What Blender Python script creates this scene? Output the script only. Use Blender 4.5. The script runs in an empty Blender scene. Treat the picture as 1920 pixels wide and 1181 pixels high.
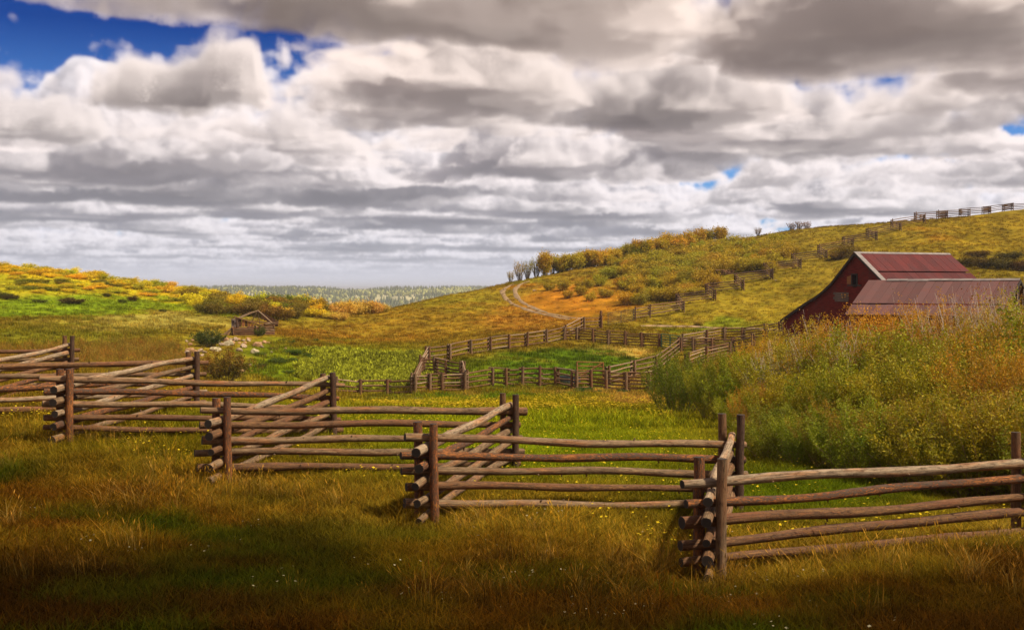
import bpy, math, random
import numpy as np
from mathutils import Vector, Matrix

SC = bpy.context.scene
COL = SC.collection
RNG = random.Random(7)

# ------------------------------------------------------------------ camera
F = 2000.0            # focal length in pixels of a 1920 px wide picture; eye level is z = 0
cam = bpy.data.objects.new('camera', bpy.data.cameras.new('camera'))
COL.objects.link(cam)
cam.location = (0, 0, 0); cam.rotation_euler = (math.radians(90), 0, 0)
cam.data.sensor_width = 36.0; cam.data.lens = 36.0 * F / 1920
cam.data.shift_y = -45.5 / 1920
cam.data.clip_start = 0.1; cam.data.clip_end = 30000
SC.camera = cam
SC.view_settings.view_transform = 'Standard'; SC.view_settings.look = 'None'
SC.view_settings.exposure = 0.5
SC.view_settings.use_curve_mapping = False
SC.cycles.max_bounces = 6; SC.cycles.diffuse_bounces = 3; SC.cycles.transparent_max_bounces = 8
SC.cycles.transmission_bounces = 4; SC.cycles.glossy_bounces = 2

# ------------------------------------------------------------------ sun
SUN_AZ, SUN_EL = math.radians(112), math.radians(54)     # clockwise from the view direction
SUNV = Vector((math.sin(SUN_AZ) * math.cos(SUN_EL), math.cos(SUN_AZ) * math.cos(SUN_EL), math.sin(SUN_EL)))
sl = bpy.data.lights.new('sun', 'SUN'); sl.energy = 4.6; sl.angle = math.radians(4); sl.color = (1.0, .89, .69)
sun = bpy.data.objects.new('sun', sl); COL.objects.link(sun)
sun.rotation_euler = (-SUNV).to_track_quat('-Z', 'Y').to_euler(); sun.location = (40, -40, 80)

# ------------------------------------------------------------------ sky: clouds marched through a noise field
def noise_volume(n, seed, beta, lo, hi):
    rng = np.random.RandomState(seed)
    w = rng.randn(n, n, n).astype(np.float32)
    k = np.fft.fftfreq(n) * n
    kz = np.fft.rfftfreq(n) * n
    kk = np.sqrt(k[:, None, None]**2 + k[None, :, None]**2 + kz[None, None, :]**2)
    f = np.where((kk >= lo) & (kk <= hi), 1.0 / np.maximum(kk, 1)**beta, 0)
    v = np.fft.irfftn(np.fft.rfftn(w) * f, s=(n, n, n)).astype(np.float32)
    return v / v.std()
def noise_plane(n, seed, beta, lo):
    rng = np.random.RandomState(seed)
    w = rng.randn(n, n).astype(np.float32)
    k = np.fft.fftfreq(n) * n
    kk = np.sqrt(k[:, None]**2 + k[None, :]**2)
    v = np.fft.ifft2(np.fft.fft2(w) * np.where(kk >= lo, 1 / np.maximum(kk, 1)**beta, 0)).real.astype(np.float32)
    return v / v.std()
def tri(v, x, y, z):
    n = v.shape[0]
    xf = np.floor(x); yf = np.floor(y); zf = np.floor(z)
    fx = x - xf; fy = y - yf; fz = z - zf
    x0 = xf.astype(np.int32) % n; y0 = yf.astype(np.int32) % n; z0 = zf.astype(np.int32) % n
    x1 = (x0 + 1) % n; y1 = (y0 + 1) % n; z1 = (z0 + 1) % n
    fl = v.ravel()
    def l(i):
        lo = fl[i + z0]; return lo + (fl[i + z1] - lo) * fz
    la = l((x0 * n + y0) * n); lb = l((x1 * n + y0) * n); lc = l((x0 * n + y1) * n); ld = l((x1 * n + y1) * n)
    p = la + (lb - la) * fx
    return p + (lc + (ld - lc) * fx - p) * fy
def bil(v, x, y):
    n = v.shape[0]
    xf = np.floor(x); yf = np.floor(y); fx = x - xf; fy = y - yf
    x0 = xf.astype(np.int32) % n; y0 = yf.astype(np.int32) % n; x1 = (x0 + 1) % n; y1 = (y0 + 1) % n
    a = v[x0, y0]; b = v[x1, y0]; c = v[x0, y1]; d = v[x1, y1]
    p = a + (b - a) * fx
    return p + (c + (d - c) * fx - p) * fy

BASE, TOP = 650.0, 1650.0
# px, py of a cloud's base in the picture, half width (px), half depth (m), coverage, extra height (m)
BLOBS = [
 (335, 214, 92, 210, 3.2, 300), (425, 207, 60, 150, 1.6, 210), (268, 212, 62, 180, 2.6, 300), (330, 268, 140, 170, -1.2, 0), (330, 140, 190, 420, -3.0, 0), (330, 60, 150, 160, -1.6, 0),
 (70, 258, 130, 260, 2.0, 240), (-100, 250, 120, 350, 1.0, 250), (-30, 170, 130, 600, -2.2, 0),
 (100, 105, 120, 480, -3.4, 0), (60, 150, 110, 700, -3.0, 0), (170, 170, 50, 600, -2.0, 0), (490, 130, 26, 300, -1.8, 0), (190, 75, 90, 350, -2.0, 0),
 (340, 34, 560, 170, 2.2, 150), (-70, 110, 90, 700, -3.2, 0), (800, 190, 230, 350, 1.3, 330), (1000, 60, 300, 450, .7, 400),
 (1200, 225, 230, 300, 1.8, 380), (1600, 100, 400, 500, .6, 400), (1128, 275, 40, 420, -2.0, 0), (1110, 290, 40, 500, -1.2, 0), (960, 340, 150, 500, 1.2, 760),
 (1500, 310, 330, 450, .9, 450), (1480, 168, 30, 300, -.5, 0), (700, 375, 300, 600, .8, 0), (300, 380, 250, 600, .6, 0), (740, 425, 120, 1000, 1.0, 0),
]
class Sky:
    def __init__(s):
        s.v1 = noise_volume(96, 5, 1.9, 2, 40)
        s.c2 = noise_plane(256, 11, 1.25, 3)
        s.sun = np.array([.58, .12, .80]); s.sun /= np.linalg.norm(s.sun)
        s.bl = []
        for px, py, w, dep, a, h in BLOBS:
            t = (545 - py) / 2000; Y = BASE / t; X = (px - 960) / 2000 * Y
            L = math.hypot(X, Y); s.bl.append((X, Y, X / L, Y / L, w / 2000 * Y, dep, a, h))
    def shape(s, x, y):
        wx = 60 * bil(s.c2, x / 30.0 + 40, y / 30.0); wy = 60 * bil(s.c2, x / 30.0, y / 30.0 + 120)
        x = x + wx; y = y + wy
        c = bil(s.c2, x / 170.0, y / 170.0)
        cov = .56 * c + .20 * bil(s.c2, x / 62.0 + 130, y / 62.0 + 77) + .36; hh = 430 + 160 * c
        for X, Y, ux, uy, w, dep, a, h in s.bl:
            dx = x - X; dy = y - Y
            al = (dx * ux + dy * uy) / dep; ac = (dx * uy - dy * ux) / w
            g = np.exp(-np.minimum((al * al + ac * ac) ** 1.5, 30))
            cov += a * g
            if h: hh += (h - hh) * np.minimum(g * 1.3, 1)
        hh = hh * (.30 + .80 * np.clip(cov / 1.5, 0, 1) ** .8)
        return cov, np.clip(hh, 70, 900), 34 * bil(s.c2, x / 60.0 + 90, y / 60.0)
    def dens(s, x, y, z, det=True):
        cov, hh, bz = s.shape(x, y)
        u = (z - BASE - bz) / hh
        prof = np.minimum(u * 9, 1) - np.maximum(u - .25, 0) * 1.35
        n = tri(s.v1, x / 34.0, y / 34.0, z / 30.0)
        f = np.minimum(cov, 1.1) + prof * 1.0 - 1.0 + .55 * n + .22 * tri(s.v1, x / 19.0 + 50, y / 19.0 + 20, z / 16.0)
        if det:
            m = tri(s.v1, y / 14.0 + 31, x / 14.0 + 7, z / 12.0)
            f += .15 * np.abs(m) * np.sign(.7 - u) - .06
        return np.clip(f * 1.7, 0, 1) * np.clip(u * 8 + .6, 0, 1)
    def march(s, az, el, steps=56, seed=3):
        """az, el arrays -> radiance rgb, alpha"""
        rng = np.random.RandomState(seed)
        n = az.size; rgb = np.zeros((n, 3), np.float32); T = np.ones(n, np.float32)
        dx = np.sin(az) * np.cos(el); dy = np.cos(az) * np.cos(el); dz = np.sin(el)
        ok = dz > .004
        t0 = BASE / np.maximum(dz, .004); t1 = TOP / np.maximum(dz, .004)
        jit = .5 + .6 * (rng.rand(n).astype(np.float32) - .5)
        ds = (t1 - t0) / steps
        sig = .016
        sun_c = np.array([1.0, .885, .79]); 
        for i in range(steps):
            t = t0 + (i + jit) * ds
            idx = np.nonzero(ok & (T > .02))[0]
            if idx.size == 0: break
            x = (dx * t)[idx].astype(np.float32); y = (dy * t)[idx].astype(np.float32); z = (dz * t)[idx].astype(np.float32)
            d = s.dens(x, y, z)
            h = np.nonzero(d > .005)[0]
            if h.size == 0: continue
            xi, yi, zi, di = x[h], y[h], z[h], d[h]; gi = idx[h]
            tau = np.zeros(h.size, np.float32); last = 0
            for L in (40., 120., 280., 520.):
                dd = s.dens(xi + s.sun[0] * L, yi + s.sun[1] * L, zi + s.sun[2] * L, det=L < 130)
                tau += dd * (L - last) * 1.0; last = L
            direct = .46 * np.exp(-tau * .022) + .34 * np.exp(-tau * .0085) + .20 * np.exp(-tau * .003)
            hz = np.clip((zi - BASE - 30) / 480, 0, 1)
            thin = np.exp(-np.maximum(s.shape(xi, yi)[0], 0) * 1.1)
            amb = .19 + .33 * hz + .24 * thin
            a = 1 - np.exp(-di * sig * np.minimum(ds[gi], 90))
            near = np.exp(-np.maximum(t[gi] - 2200, 0) / 4500)[:, None]
            col = (direct * .82)[:, None] * (np.array([.99, .97, .98]) * (1 - near) + sun_c * near) + amb[:, None] * (np.array([.58, .60, .73]) * (1 - near) + np.array([.68, .52, .44]) * near)
            # aerial perspective
            fog = 1 - np.exp(-np.maximum(t[gi] - 3500, 0) / 32000)
            col = col * (1 - fog)[:, None] + fog[:, None] * np.array([.72, .78, .93])
            w = T[gi] * a
            rgb[gi] += w[:, None] * col; T[gi] *= 1 - a
        return rgb, 1 - T
def cloud_image(name, w, h, azr, elr, el0, steps):
    S_ = SKYFIELD
    az = ((np.arange(w) + .5) / w * 2 - 1) * azr
    el = el0 + (np.arange(h) + .5) / h * (elr - el0)
    A, E = np.meshgrid(az, el)
    rgb, al = S_.march(A.ravel().astype(np.float32), E.ravel().astype(np.float32), steps)
    e = E.ravel()
    hz = np.clip(1 - np.maximum(e, 0) / .035, 0, 1)[:, None] ** 1.5        # the air at the horizon
    hc = np.array([.72, .78, .93])
    rgb = rgb * (1 - hz) + hc * hz; al = al * (1 - hz[:, 0]) + hz[:, 0]
    buf = np.ones((h * w, 4), np.float32)
    buf[:, :3] = rgb
    def im(n, b):
        i = bpy.data.images.new(n, w, h, alpha=False, float_buffer=True)
        i.colorspace_settings.name = 'Non-Color'
        b = b.reshape(h, w, 4)
        k = b.copy(); k[:, 1:-1] = (b[:, :-2] + 3 * b[:, 1:-1] + b[:, 2:]) / 5; b = k.copy()
        b[1:-1] = (k[:-2] + 3 * k[1:-1] + k[2:]) / 5
        i.pixels.foreach_set(b.ravel().astype(np.float32)); i.update(); i.pack()
        return i
    a = buf.copy(); a[:, :3] = al[:, None]
    return im(name, buf), im(name + '_cover', a)

class NT:
    """small helper that adds nodes to a tree"""
    def __init__(s, tree): s.t = tree; tree.nodes.clear()
    def n(s, typ, **kw):
        nd = s.t.nodes.new(typ)
        for k, v in kw.items():
            if k.startswith('i_'):
                key = k[2:]
                key = int(key) if key.isdigit() else key.replace('_', ' ')
                if hasattr(v, 'is_output') or isinstance(v, bpy.types.NodeSocket): s.t.links.new(v, nd.inputs[key])
                else: nd.inputs[key].default_value = v
            else: setattr(nd, k, v)
        return nd
    def math(s, op, a, b=0.0, c=None, clamp=False):
        nd = s.t.nodes.new('ShaderNodeMath'); nd.operation = op; nd.use_clamp = clamp
        for i, v in enumerate((a, b) if c is None else (a, b, c)):
            if isinstance(v, bpy.types.NodeSocket): s.t.links.new(v, nd.inputs[i])
            else: nd.inputs[i].default_value = v
        return nd.outputs[0]
    def mix(s, f, a, b, mode='MIX'):
        nd = s.t.nodes.new('ShaderNodeMix'); nd.data_type = 'RGBA'; nd.blend_type = mode
        for i, v in ((0, f), (6, a), (7, b)):
            if isinstance(v, bpy.types.NodeSocket): s.t.links.new(v, nd.inputs[i])
            else: nd.inputs[i].default_value = v if i == 0 else (tuple(v) + (1.0,))[:4]
        return nd.outputs[2]
    def ramp(s, f, stops):
        nd = s.t.nodes.new('ShaderNodeValToRGB'); s.t.links.new(f, nd.inputs[0])
        e = nd.color_ramp.elements
        while len(e) < len(stops): e.new(.5)
        for k, (p, c) in enumerate(stops):
            e[k].position = p; e[k].color = tuple(c) + (1.0,) if len(c) == 3 else c
        return nd.outputs[0]
    def noise(s, vec, scale, detail=4, rough=.55, dist=0.0):
        nd = s.n('ShaderNodeTexNoise', i_Scale=scale, i_Detail=detail, i_Roughness=rough, i_Distortion=dist)
        if vec is not None: s.t.links.new(vec, nd.inputs['Vector'])
        return nd.outputs[0]

SKYFIELD = Sky()
AZW, ELW = math.radians(33), math.radians(20)
img_a, img_ac = cloud_image('cloud_field_near', 1180, 360, AZW, ELW, 0.0, 150)
img_b, img_bc = cloud_image('cloud_field_all', 360, 90, math.pi, math.pi / 2, 0.0, 60)
world = bpy.data.worlds.new('World'); SC.world = world; world.use_nodes = True
g = NT(world.node_tree)
tc = g.n('ShaderNodeTexCoord').outputs['Generated']
sp = g.n('ShaderNodeSeparateXYZ', i_0=tc).outputs
azn = g.math('ARCTAN2', sp[0], sp[1]); eln = g.math('ARCSINE', sp[2])
def lookup(img, azr, elr):
    u = g.math('MULTIPLY_ADD', azn, .5 / azr, .5); v = g.math('MULTIPLY', eln, 1 / elr)
    v = g.math('MAXIMUM', v, 0.001)
    vec = g.n('ShaderNodeCombineXYZ', i_0=u, i_1=v).outputs[0]
    return g.n('ShaderNodeTexImage', image=img, extension='EXTEND', interpolation='Cubic', i_Vector=vec).outputs[0]
inx = g.math('LESS_THAN', g.math('ABSOLUTE', azn), AZW * .999); iny = g.math('LESS_THAN', eln, ELW * .999)
inw = g.math('MULTIPLY', inx, iny)
cl = g.mix(inw, lookup(img_b, math.pi, math.pi / 2), lookup(img_a, AZW, ELW))
cv = g.mix(inw, lookup(img_bc, math.pi, math.pi / 2), lookup(img_ac, AZW, ELW))
nis = g.n('ShaderNodeTexSky', sky_type='NISHITA', sun_disc=False, sun_elevation=SUN_EL, sun_rotation=SUN_AZ, air_density=1.0, dust_density=.4, ozone_density=3.0)
WS = 0.1
clb = g.mix(1.0, cl, (0.71 / WS, 0.675 / WS, 0.66 / WS), 'MULTIPLY')
blu = g.mix(g.math('MULTIPLY', g.math('SUBTRACT', eln, .12), 9.0, clamp=True), (.30, .55, .92), (.015, .125, .42))   # deep polarised blue overhead, paler low down
skb = g.mix(1.0, nis.outputs[0], blu, 'MULTIPLY')
inv = g.mix(1.0, (1, 1, 1), cv, 'SUBTRACT')
tot = g.mix(1.0, clb, g.mix(1.0, skb, inv, 'MULTIPLY'), 'ADD')
bg = g.n('ShaderNodeBackground', i_Color=tot, i_Strength=WS)
wo = g.n('ShaderNodeOutputWorld', i_Surface=bg.outputs[0])
world.cycles.sampling_method = 'MANUAL'; world.cycles.sample_map_resolution = 1024

# ------------------------------------------------------------------ mesh helpers
def hash2(ix, iy, seed):
    h = (ix.astype(np.int64) * 374761393 + iy.astype(np.int64) * 668265263 + seed * 974634773) & 0xffffffff
    h = ((h ^ (h >> 13)) * 1274126177) & 0xffffffff
    return ((h ^ (h >> 16)) & 0xffff) / 65535.0
def vnoise(x, y, seed=0):
    ix = np.floor(x); iy = np.floor(y); fx = x - ix; fy = y - iy
    fx = fx * fx * (3 - 2 * fx); fy = fy * fy * (3 - 2 * fy)
    a = hash2(ix, iy, seed); b = hash2(ix + 1, iy, seed); c = hash2(ix, iy + 1, seed); d = hash2(ix + 1, iy + 1, seed)
    return (a + (b - a) * fx) * (1 - fy) + (c + (d - c) * fx) * fy - .5
def fbm(x, y, seed=0, octv=4):
    s = 0; a = 1.0
    for o in range(octv):
        s = s + a * vnoise(x, y, seed + o); x = x * 2.03 + 7.1; y = y * 2.03 - 3.7; a *= .5
    return s
class MB:
    """collects polygons (with uv and material index) for ONE mesh object"""
    def __init__(s): s.v = []; s.f = []; s.m = []; s.uv = []; s.sm = []
    def add(s, verts, faces, mat=0, uvs=None, smooth=False):
        o = len(s.v); s.v.extend(tuple(p) for p in verts)
        for k, fc in enumerate(faces):
            s.f.append([o + i for i in fc]); s.m.append(mat); s.sm.append(smooth)
            s.uv.append(uvs[k] if uvs else [(0.0, 0.0)] * len(fc))
    def box(s, c, ax, ay, az, hx, hy, hz, mat=0):
        c = Vector(c); P = []
        for sx, sy, sz in ((-1,-1,-1),(1,-1,-1),(1,1,-1),(-1,1,-1),(-1,-1,1),(1,-1,1),(1,1,1),(-1,1,1)):
            P.append(c + ax * hx * sx + ay * hy * sy + az * hz * sz)
        fs = [(0,3,2,1),(4,5,6,7),(0,1,5,4),(1,2,6,5),(2,3,7,6),(3,0,4,7)]
        dims = [(hx,hy),(hx,hy),(hx,hz),(hy,hz),(hx,hz),(hy,hz)]
        uv = [[(0,0),(a*2,0),(a*2,b*2),(0,b*2)] for a, b in dims]
        s.add(P, fs, mat, uv)
    def log(s, pts, rads, sides=8, mat=0, cap=1, smooth=True, u0=0.0, jit=0.0):
        pts = [Vector(p) for p in pts]; n = len(pts); V = []; u = u0; us = []
        t0 = (pts[-1] - pts[0]).normalized()
        ref = Vector((0, 0, 1)) if abs(t0.z) < .8 else Vector((0, 1, 0))
        for i, p in enumerate(pts):
            t = (pts[min(i + 1, n - 1)] - pts[max(i - 1, 0)]).normalized()
            a = t.cross(ref).normalized(); b = a.cross(t)
            if i: u += (p - pts[i - 1]).length
            us.append(u)
            for k in range(sides):
                an = 2 * math.pi * k / sides
                r = rads[i] * (1 + jit * (RNG.random() - .5))
                V.append(p + (a * math.cos(an) + b * math.sin(an)) * r)
        fs = []; uv = []
        for i in range(n - 1):
            for k in range(sides):
                k2 = (k + 1) % sides
                fs.append((i * sides + k, i * sides + k2, (i + 1) * sides + k2, (i + 1) * sides + k))
                v0 = k / sides * .6; v1 = (k + 1) / sides * .6
                uv.append([(us[i], v0), (us[i], v1), (us[i + 1], v1), (us[i + 1], v0)])
        s.add(V, fs, mat, uv, smooth)
        ring = [(math.cos(2 * math.pi * k / sides), math.sin(2 * math.pi * k / sides)) for k in range(sides)]
        if cap is not None:
            s.add(V[:sides], [tuple(range(sides))[::-1]], cap, [ring[::-1]])
            s.add(V[-sides:], [tuple(range(sides))], cap, [ring])
    def build(s, name, mats, parent=None, color=None):
        me = bpy.data.meshes.new(name)
        off = Vector(parent_loc(parent)) if parent else Vector((0, 0, 0))
        me.from_pydata([(p[0] - off.x, p[1] - off.y, p[2] - off.z) for p in s.v], [], s.f)
        me.polygons.foreach_set('material_index', s.m); me.polygons.foreach_set('use_smooth', s.sm)
        ul = me.uv_layers.new(name='UVMap')
        flat = [c for fc in s.uv for p in fc for c in p]
        ul.data.foreach_set('uv', flat)
        return link(name, me, mats, parent, color)
def parent_loc(p):
    o = Vector((0, 0, 0))
    while p: o += p.location; p = p.parent
    return o
def link(name, me, mats, parent=None, color=None):
    for m in (mats if isinstance(mats, (list, tuple)) else [mats]): me.materials.append(m)
    o = bpy.data.objects.new(name, me); COL.objects.link(o)
    if parent: o.parent = parent
    if color: o.color = tuple(color) + ((1.0,) if len(color) == 3 else ())
    return o
def mesh_np(name, verts, faces, attrs=None, smooth=False):
    """verts (N,3), faces (M,k) all of one size; attrs: name -> (N,3) point colours"""
    me = bpy.data.meshes.new(name)
    verts = np.ascontiguousarray(verts, np.float32); faces = np.ascontiguousarray(faces, np.int32)
    M, k = faces.shape
    me.vertices.add(len(verts)); me.vertices.foreach_set('co', verts.ravel())
    me.loops.add(M * k); me.loops.foreach_set('vertex_index', faces.ravel())
    me.polygons.add(M); me.polygons.foreach_set('loop_start', np.arange(0, M * k, k, dtype=np.int32))
    me.polygons.foreach_set('use_smooth', np.full(M, smooth))
    me.update(calc_edges=True)
    for nm, a in (attrs or {}).items():
        at = me.attributes.new(nm, 'FLOAT_VECTOR', 'POINT'); at.data.foreach_set('vector', np.ascontiguousarray(a, np.float32).ravel())
    return me
def tag(o, label=None, cat=None, group=None, kind=None):
    if label: o['label'] = label
    if cat: o['category'] = cat
    if group: o['group'] = group
    if kind: o['kind'] = kind
    return o
def empty(name, loc):
    o = bpy.data.objects.new(name, None); COL.objects.link(o); o.location = loc; o.empty_display_size = .3
    return o
def copy_thing(o, loc, rz=0.0, sc=(1, 1, 1), color=None):
    r = o.copy(); COL.objects.link(r); r.location = loc; r.rotation_euler = (0, 0, rz); r.scale = sc
    for ch in o.children:
        c = ch.copy(); COL.objects.link(c); c.parent = r
        if color and ch.name.startswith('foliage'): c.color = tuple(color) + (1.0,)
    return r

# ------------------------------------------------------------------ materials
def new_mat(name):
    m = bpy.data.materials.new(name); m.use_nodes = True
    return m, NT(m.node_tree)
def finish(g, bsdf): g.n('ShaderNodeOutputMaterial', i_Surface=bsdf)
def bump(g, h, strength, dist=.02):
    return g.n('ShaderNodeBump', i_Height=h, i_Strength=strength, i_Distance=dist).outputs[0]

def make_log_mat():
    m, g = new_mat('log_wood')
    uv = g.n('ShaderNodeUVMap').outputs[0]; oi = g.n('ShaderNodeObjectInfo')
    off = g.n('ShaderNodeCombineXYZ', i_0=g.math('MULTIPLY', oi.outputs['Random'], 37.0), i_1=0.0, i_2=g.math('MULTIPLY', oi.outputs['Random'], 11.0)).outputs[0]
    base = g.n('ShaderNodeVectorMath', operation='ADD', i_0=uv, i_1=off).outputs[0]
    st = g.n('ShaderNodeVectorMath', operation='MULTIPLY', i_0=base, i_1=(2.2, 46.0, 1)).outputs[0]
    n1 = g.noise(st, 1.0, 6, .65)
    st2 = g.n('ShaderNodeVectorMath', operation='MULTIPLY', i_0=base, i_1=(1.3, 5.0, 1)).outputs[0]
    n2 = g.noise(st2, 1.0, 5, .6)
    st3 = g.n('ShaderNodeVectorMath', operation='MULTIPLY', i_0=base, i_1=(22.0, 48.0, 1)).outputs[0]
    n3 = g.noise(st3, 1.0, 4, .6, .6)
    col = oi.outputs['Color']
    n4 = g.noise(g.n('ShaderNodeVectorMath', operation='MULTIPLY', i_0=base, i_1=(7.0, 13.0, 1)).outputs[0], 1.0, 5, .7, .4)
    col = g.mix(1.0, col, g.ramp(n4, [(.34, (.30, .24, .20)), (.46, (.85, .82, .78)), (.58, (1.0, 1.0, 1.0)), (.68, (1.5, 1.38, 1.2))]), 'MULTIPLY')
    c = g.mix(1.0, col, g.ramp(n1, [(.30, (.26, .22, .19)), (.5, (.92, .90, .88)), (.70, (1.5, 1.46, 1.42))]), 'MULTIPLY')
    c = g.mix(g.math('MULTIPLY', g.math('SUBTRACT', n2, .47), 4.0, clamp=True), c, g.mix(1.0, c, (1.25, .72, .38), 'MULTIPLY'))
    # bark left on the log: dark flakes with orange in between (amount in the object colour's alpha)
    bark = g.math('MULTIPLY', oi.outputs['Alpha'], g.math('MULTIPLY', g.math('SUBTRACT', g.math('ADD', n3, g.math('MULTIPLY', n2, .6)), .72), 9.0, clamp=True), clamp=True)
    c = g.mix(bark, c, g.mix(n3, (.035, .022, .016), (.11, .065, .04)))
    # knots
    vo = g.n('ShaderNodeTexVoronoi', feature='F1', i_Vector=g.n('ShaderNodeVectorMath', operation='MULTIPLY', i_0=base, i_1=(2.6, 7.0, 1)).outputs[0], i_Scale=1.0)
    kn = g.math('MULTIPLY', g.math('SUBTRACT', .11, vo.outputs[0]), 14.0, clamp=True)
    c = g.mix(kn, c, (.035, .022, .014))
    h = g.math('ADD', g.math('MULTIPLY', n1, .7), g.math('MULTIPLY', bark, 1.0))
    b = g.n('ShaderNodeBsdfPrincipled', i_Base_Color=c, i_Roughness=.82, i_Normal=bump(g, h, .7, .012))
    b.inputs['Specular IOR Level'].default_value = .25
    finish(g, b.outputs[0]); return m
def make_end_mat():
    m, g = new_mat('log_end')
    uv = g.n('ShaderNodeUVMap').outputs[0]; oi = g.n('ShaderNodeObjectInfo')
    ln = g.n('ShaderNodeVectorMath', operation='LENGTH', i_0=uv).outputs['Value']
    nz = g.noise(uv, 3.0, 3)
    rings = g.math('SINE', g.math('ADD', g.math('MULTIPLY', ln, 34.0), g.math('MULTIPLY', nz, 9.0)))
    c = g.mix(g.math('MULTIPLY_ADD', rings, .25, .4), (.009, .006, .004), (.040, .022, .011))
    c = g.mix(g.math('MULTIPLY', g.math('SUBTRACT', ln, .72), 5.0, clamp=True), c, (.045, .032, .022))
    b = g.n('ShaderNodeBsdfPrincipled', i_Base_Color=c, i_Roughness=.9)
    finish(g, b.outputs[0]); return m
M_LOG, M_END = make_log_mat(), make_end_mat()
def simple_mat(name, col, rough=.8, var=.35, scale=8.0, metal=0.0, bumpy=.2):
    m, g = new_mat(name)
    tc = g.n('ShaderNodeTexCoord').outputs['Object']
    n = g.noise(tc, scale, 6, .65)
    lo = tuple(x * (1 - var) for x in col); hi = tuple(min(1, x * (1 + var)) for x in col)
    c = g.ramp(n, [(.3, lo), (.7, hi)])
    b = g.n('ShaderNodeBsdfPrincipled', i_Base_Color=c, i_Roughness=rough, i_Metallic=metal, i_Normal=bump(g, n, bumpy, .02))
    finish(g, b.outputs[0]); return m
def leaf_mat(name, trans=.35, rough=.6):
    """leaf colour = the object's colour x the leaf's own tint"""
    m, g = new_mat(name)
    oi = g.n('ShaderNodeObjectInfo'); at = g.n('ShaderNodeAttribute', attribute_name='tint')
    c = g.mix(1.0, g.mix(1.0, oi.outputs['Color'], (1, 1, .5), 'MULTIPLY'), at.outputs['Color'], 'MULTIPLY')
    d = g.n('ShaderNodeBsdfPrincipled', i_Base_Color=c, i_Roughness=rough)
    d.inputs['Specular IOR Level'].default_value = .2
    t = g.n('ShaderNodeBsdfTranslucent', i_Color=c)
    x = g.n('ShaderNodeMixShader', i_0=trans, i_1=d.outputs[0], i_2=t.outputs[0])
    finish(g, x.outputs[0]); return m
def grass_mat():
    m, g = new_mat('grass_blade')
    at = g.n('ShaderNodeAttribute', attribute_type='INSTANCER', attribute_name='tint'); bl = g.n('ShaderNodeAttribute', attribute_name='blade')
    c = g.mix(1.0, at.outputs['Color'], bl.outputs['Color'], 'MULTIPLY')
    d = g.n('ShaderNodeBsdfDiffuse', i_Color=c); t = g.n('ShaderNodeBsdfTranslucent', i_Color=c)
    x = g.n('ShaderNodeMixShader', i_0=.3, i_1=d.outputs[0], i_2=t.outputs[0])
    finish(g, x.outputs[0]); return m
M_LEAF = leaf_mat('leaf'); M_GRASS = grass_mat()
def twig_mat():
    m, g = new_mat('twig_bark')
    oi = g.n('ShaderNodeObjectInfo'); tc = g.n('ShaderNodeTexCoord').outputs['Object']
    c = g.mix(1.0, oi.outputs['Color'], g.ramp(g.noise(tc, 30.0, 3), [(.3, (.55, .55, .55)), (.7, (1.3, 1.3, 1.3))]), 'MULTIPLY')
    b = g.n('ShaderNodeBsdfPrincipled', i_Base_Color=c, i_Roughness=.85); finish(g, b.outputs[0]); return m
M_TWIG = twig_mat()

# ------------------------------------------------------------------ terrain
def Wp(px, py, d): return ((px - 960) / F * d, d, (545 - py) / F * d)
CP = []          # (x, y, z)
def cp(*rows):
    for px, py, d in rows: CP.append(Wp(px, py, d))
for px in (-700, 0, 480, 960, 1440, 1920, 2700):
    CP.append(((px - 960) / F * 3, 3, -2.0)); 
    CP.append(((px - 960) / F * 8.7, 8.7, -2.77 + (960 - px) * .00018))
for th in (60, 110, 150, 180, -60, -110, -150):
    for r, z in ((3, -1.9), (10, -1.9), (40, -2.0), (150, -1), (260, 0)):
        CP.append((r * math.sin(math.radians(th)), r * math.cos(math.radians(th)), z))
cp((1925,1014,14.2),(1332,1103,12.2),(1372,963,16.4),(800,985,14.4),(955,885,18.6),(418,912,16.5),(618,822,21.2),(122,838,18.8),(365,768,24.3),(-130,800,21.5),(128,733,28),(-120,720,27))
# corral floor
cp((675,737,80),(776,734,80),(873,731,81),(950,723,83.5),(1044,723,83.5),(1138,729,81.5),(1218,731,81),(792,698,93),(803,677,100),(881,665,104),(953,655,108.5),(1023,646,113),(1058,638,116),(1093,617,124),(1126,618,125),(1141,647,113.5),(1237,655,111),(1300,661,108),(1374,665,107),(1358,640,114),(1436,635,112),(1227,702,92))
# slope with the zigzag fence
cp((1270,572,155),(1325,552,161),(1379,531,168),(1434,512,175),(1486,494,182),(1535,475,189),(1581,461,197),(1626,444,204),(1672,427,211),(1716,413,217))
cp((1189,601,135),(1217,594,140),(1281,587,150),(1340,564.5,156),(1393,548,163),(1447,525,170),(1500,504,177),(1549,488,184),(1598,461,192),(1643,452,199),(1688,435,206),(1733,421,213))
CREST = [(-700,482,200),(-200,484,200),(0,497,200),(100,509,205),(160,516,210),(220,527,215),(300,539,215),(400,550,210),(470,558,205),(560,572,195),(620,580,190),(680,582,184),(729,578,182),(772,569,188),(842,555,195),(940,534,205),(1000,522,212),(1100,502,225),(1220,482,235),(1300,470,240),(1400,447,240),(1480,433,238),(1600,421,232),(1716,412,226),(1800,404,232),(1920,393,245),(2300,360,260),(2700,330,260)]
cp(*CREST)
for px, py, d in CREST:
    x, y, z = Wp(px, py, d); CP.append((x * 1.28, y * 1.28, z - 5))
cp((1816,404,229),(1775,409,222),(1898,396.5,237))
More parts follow.
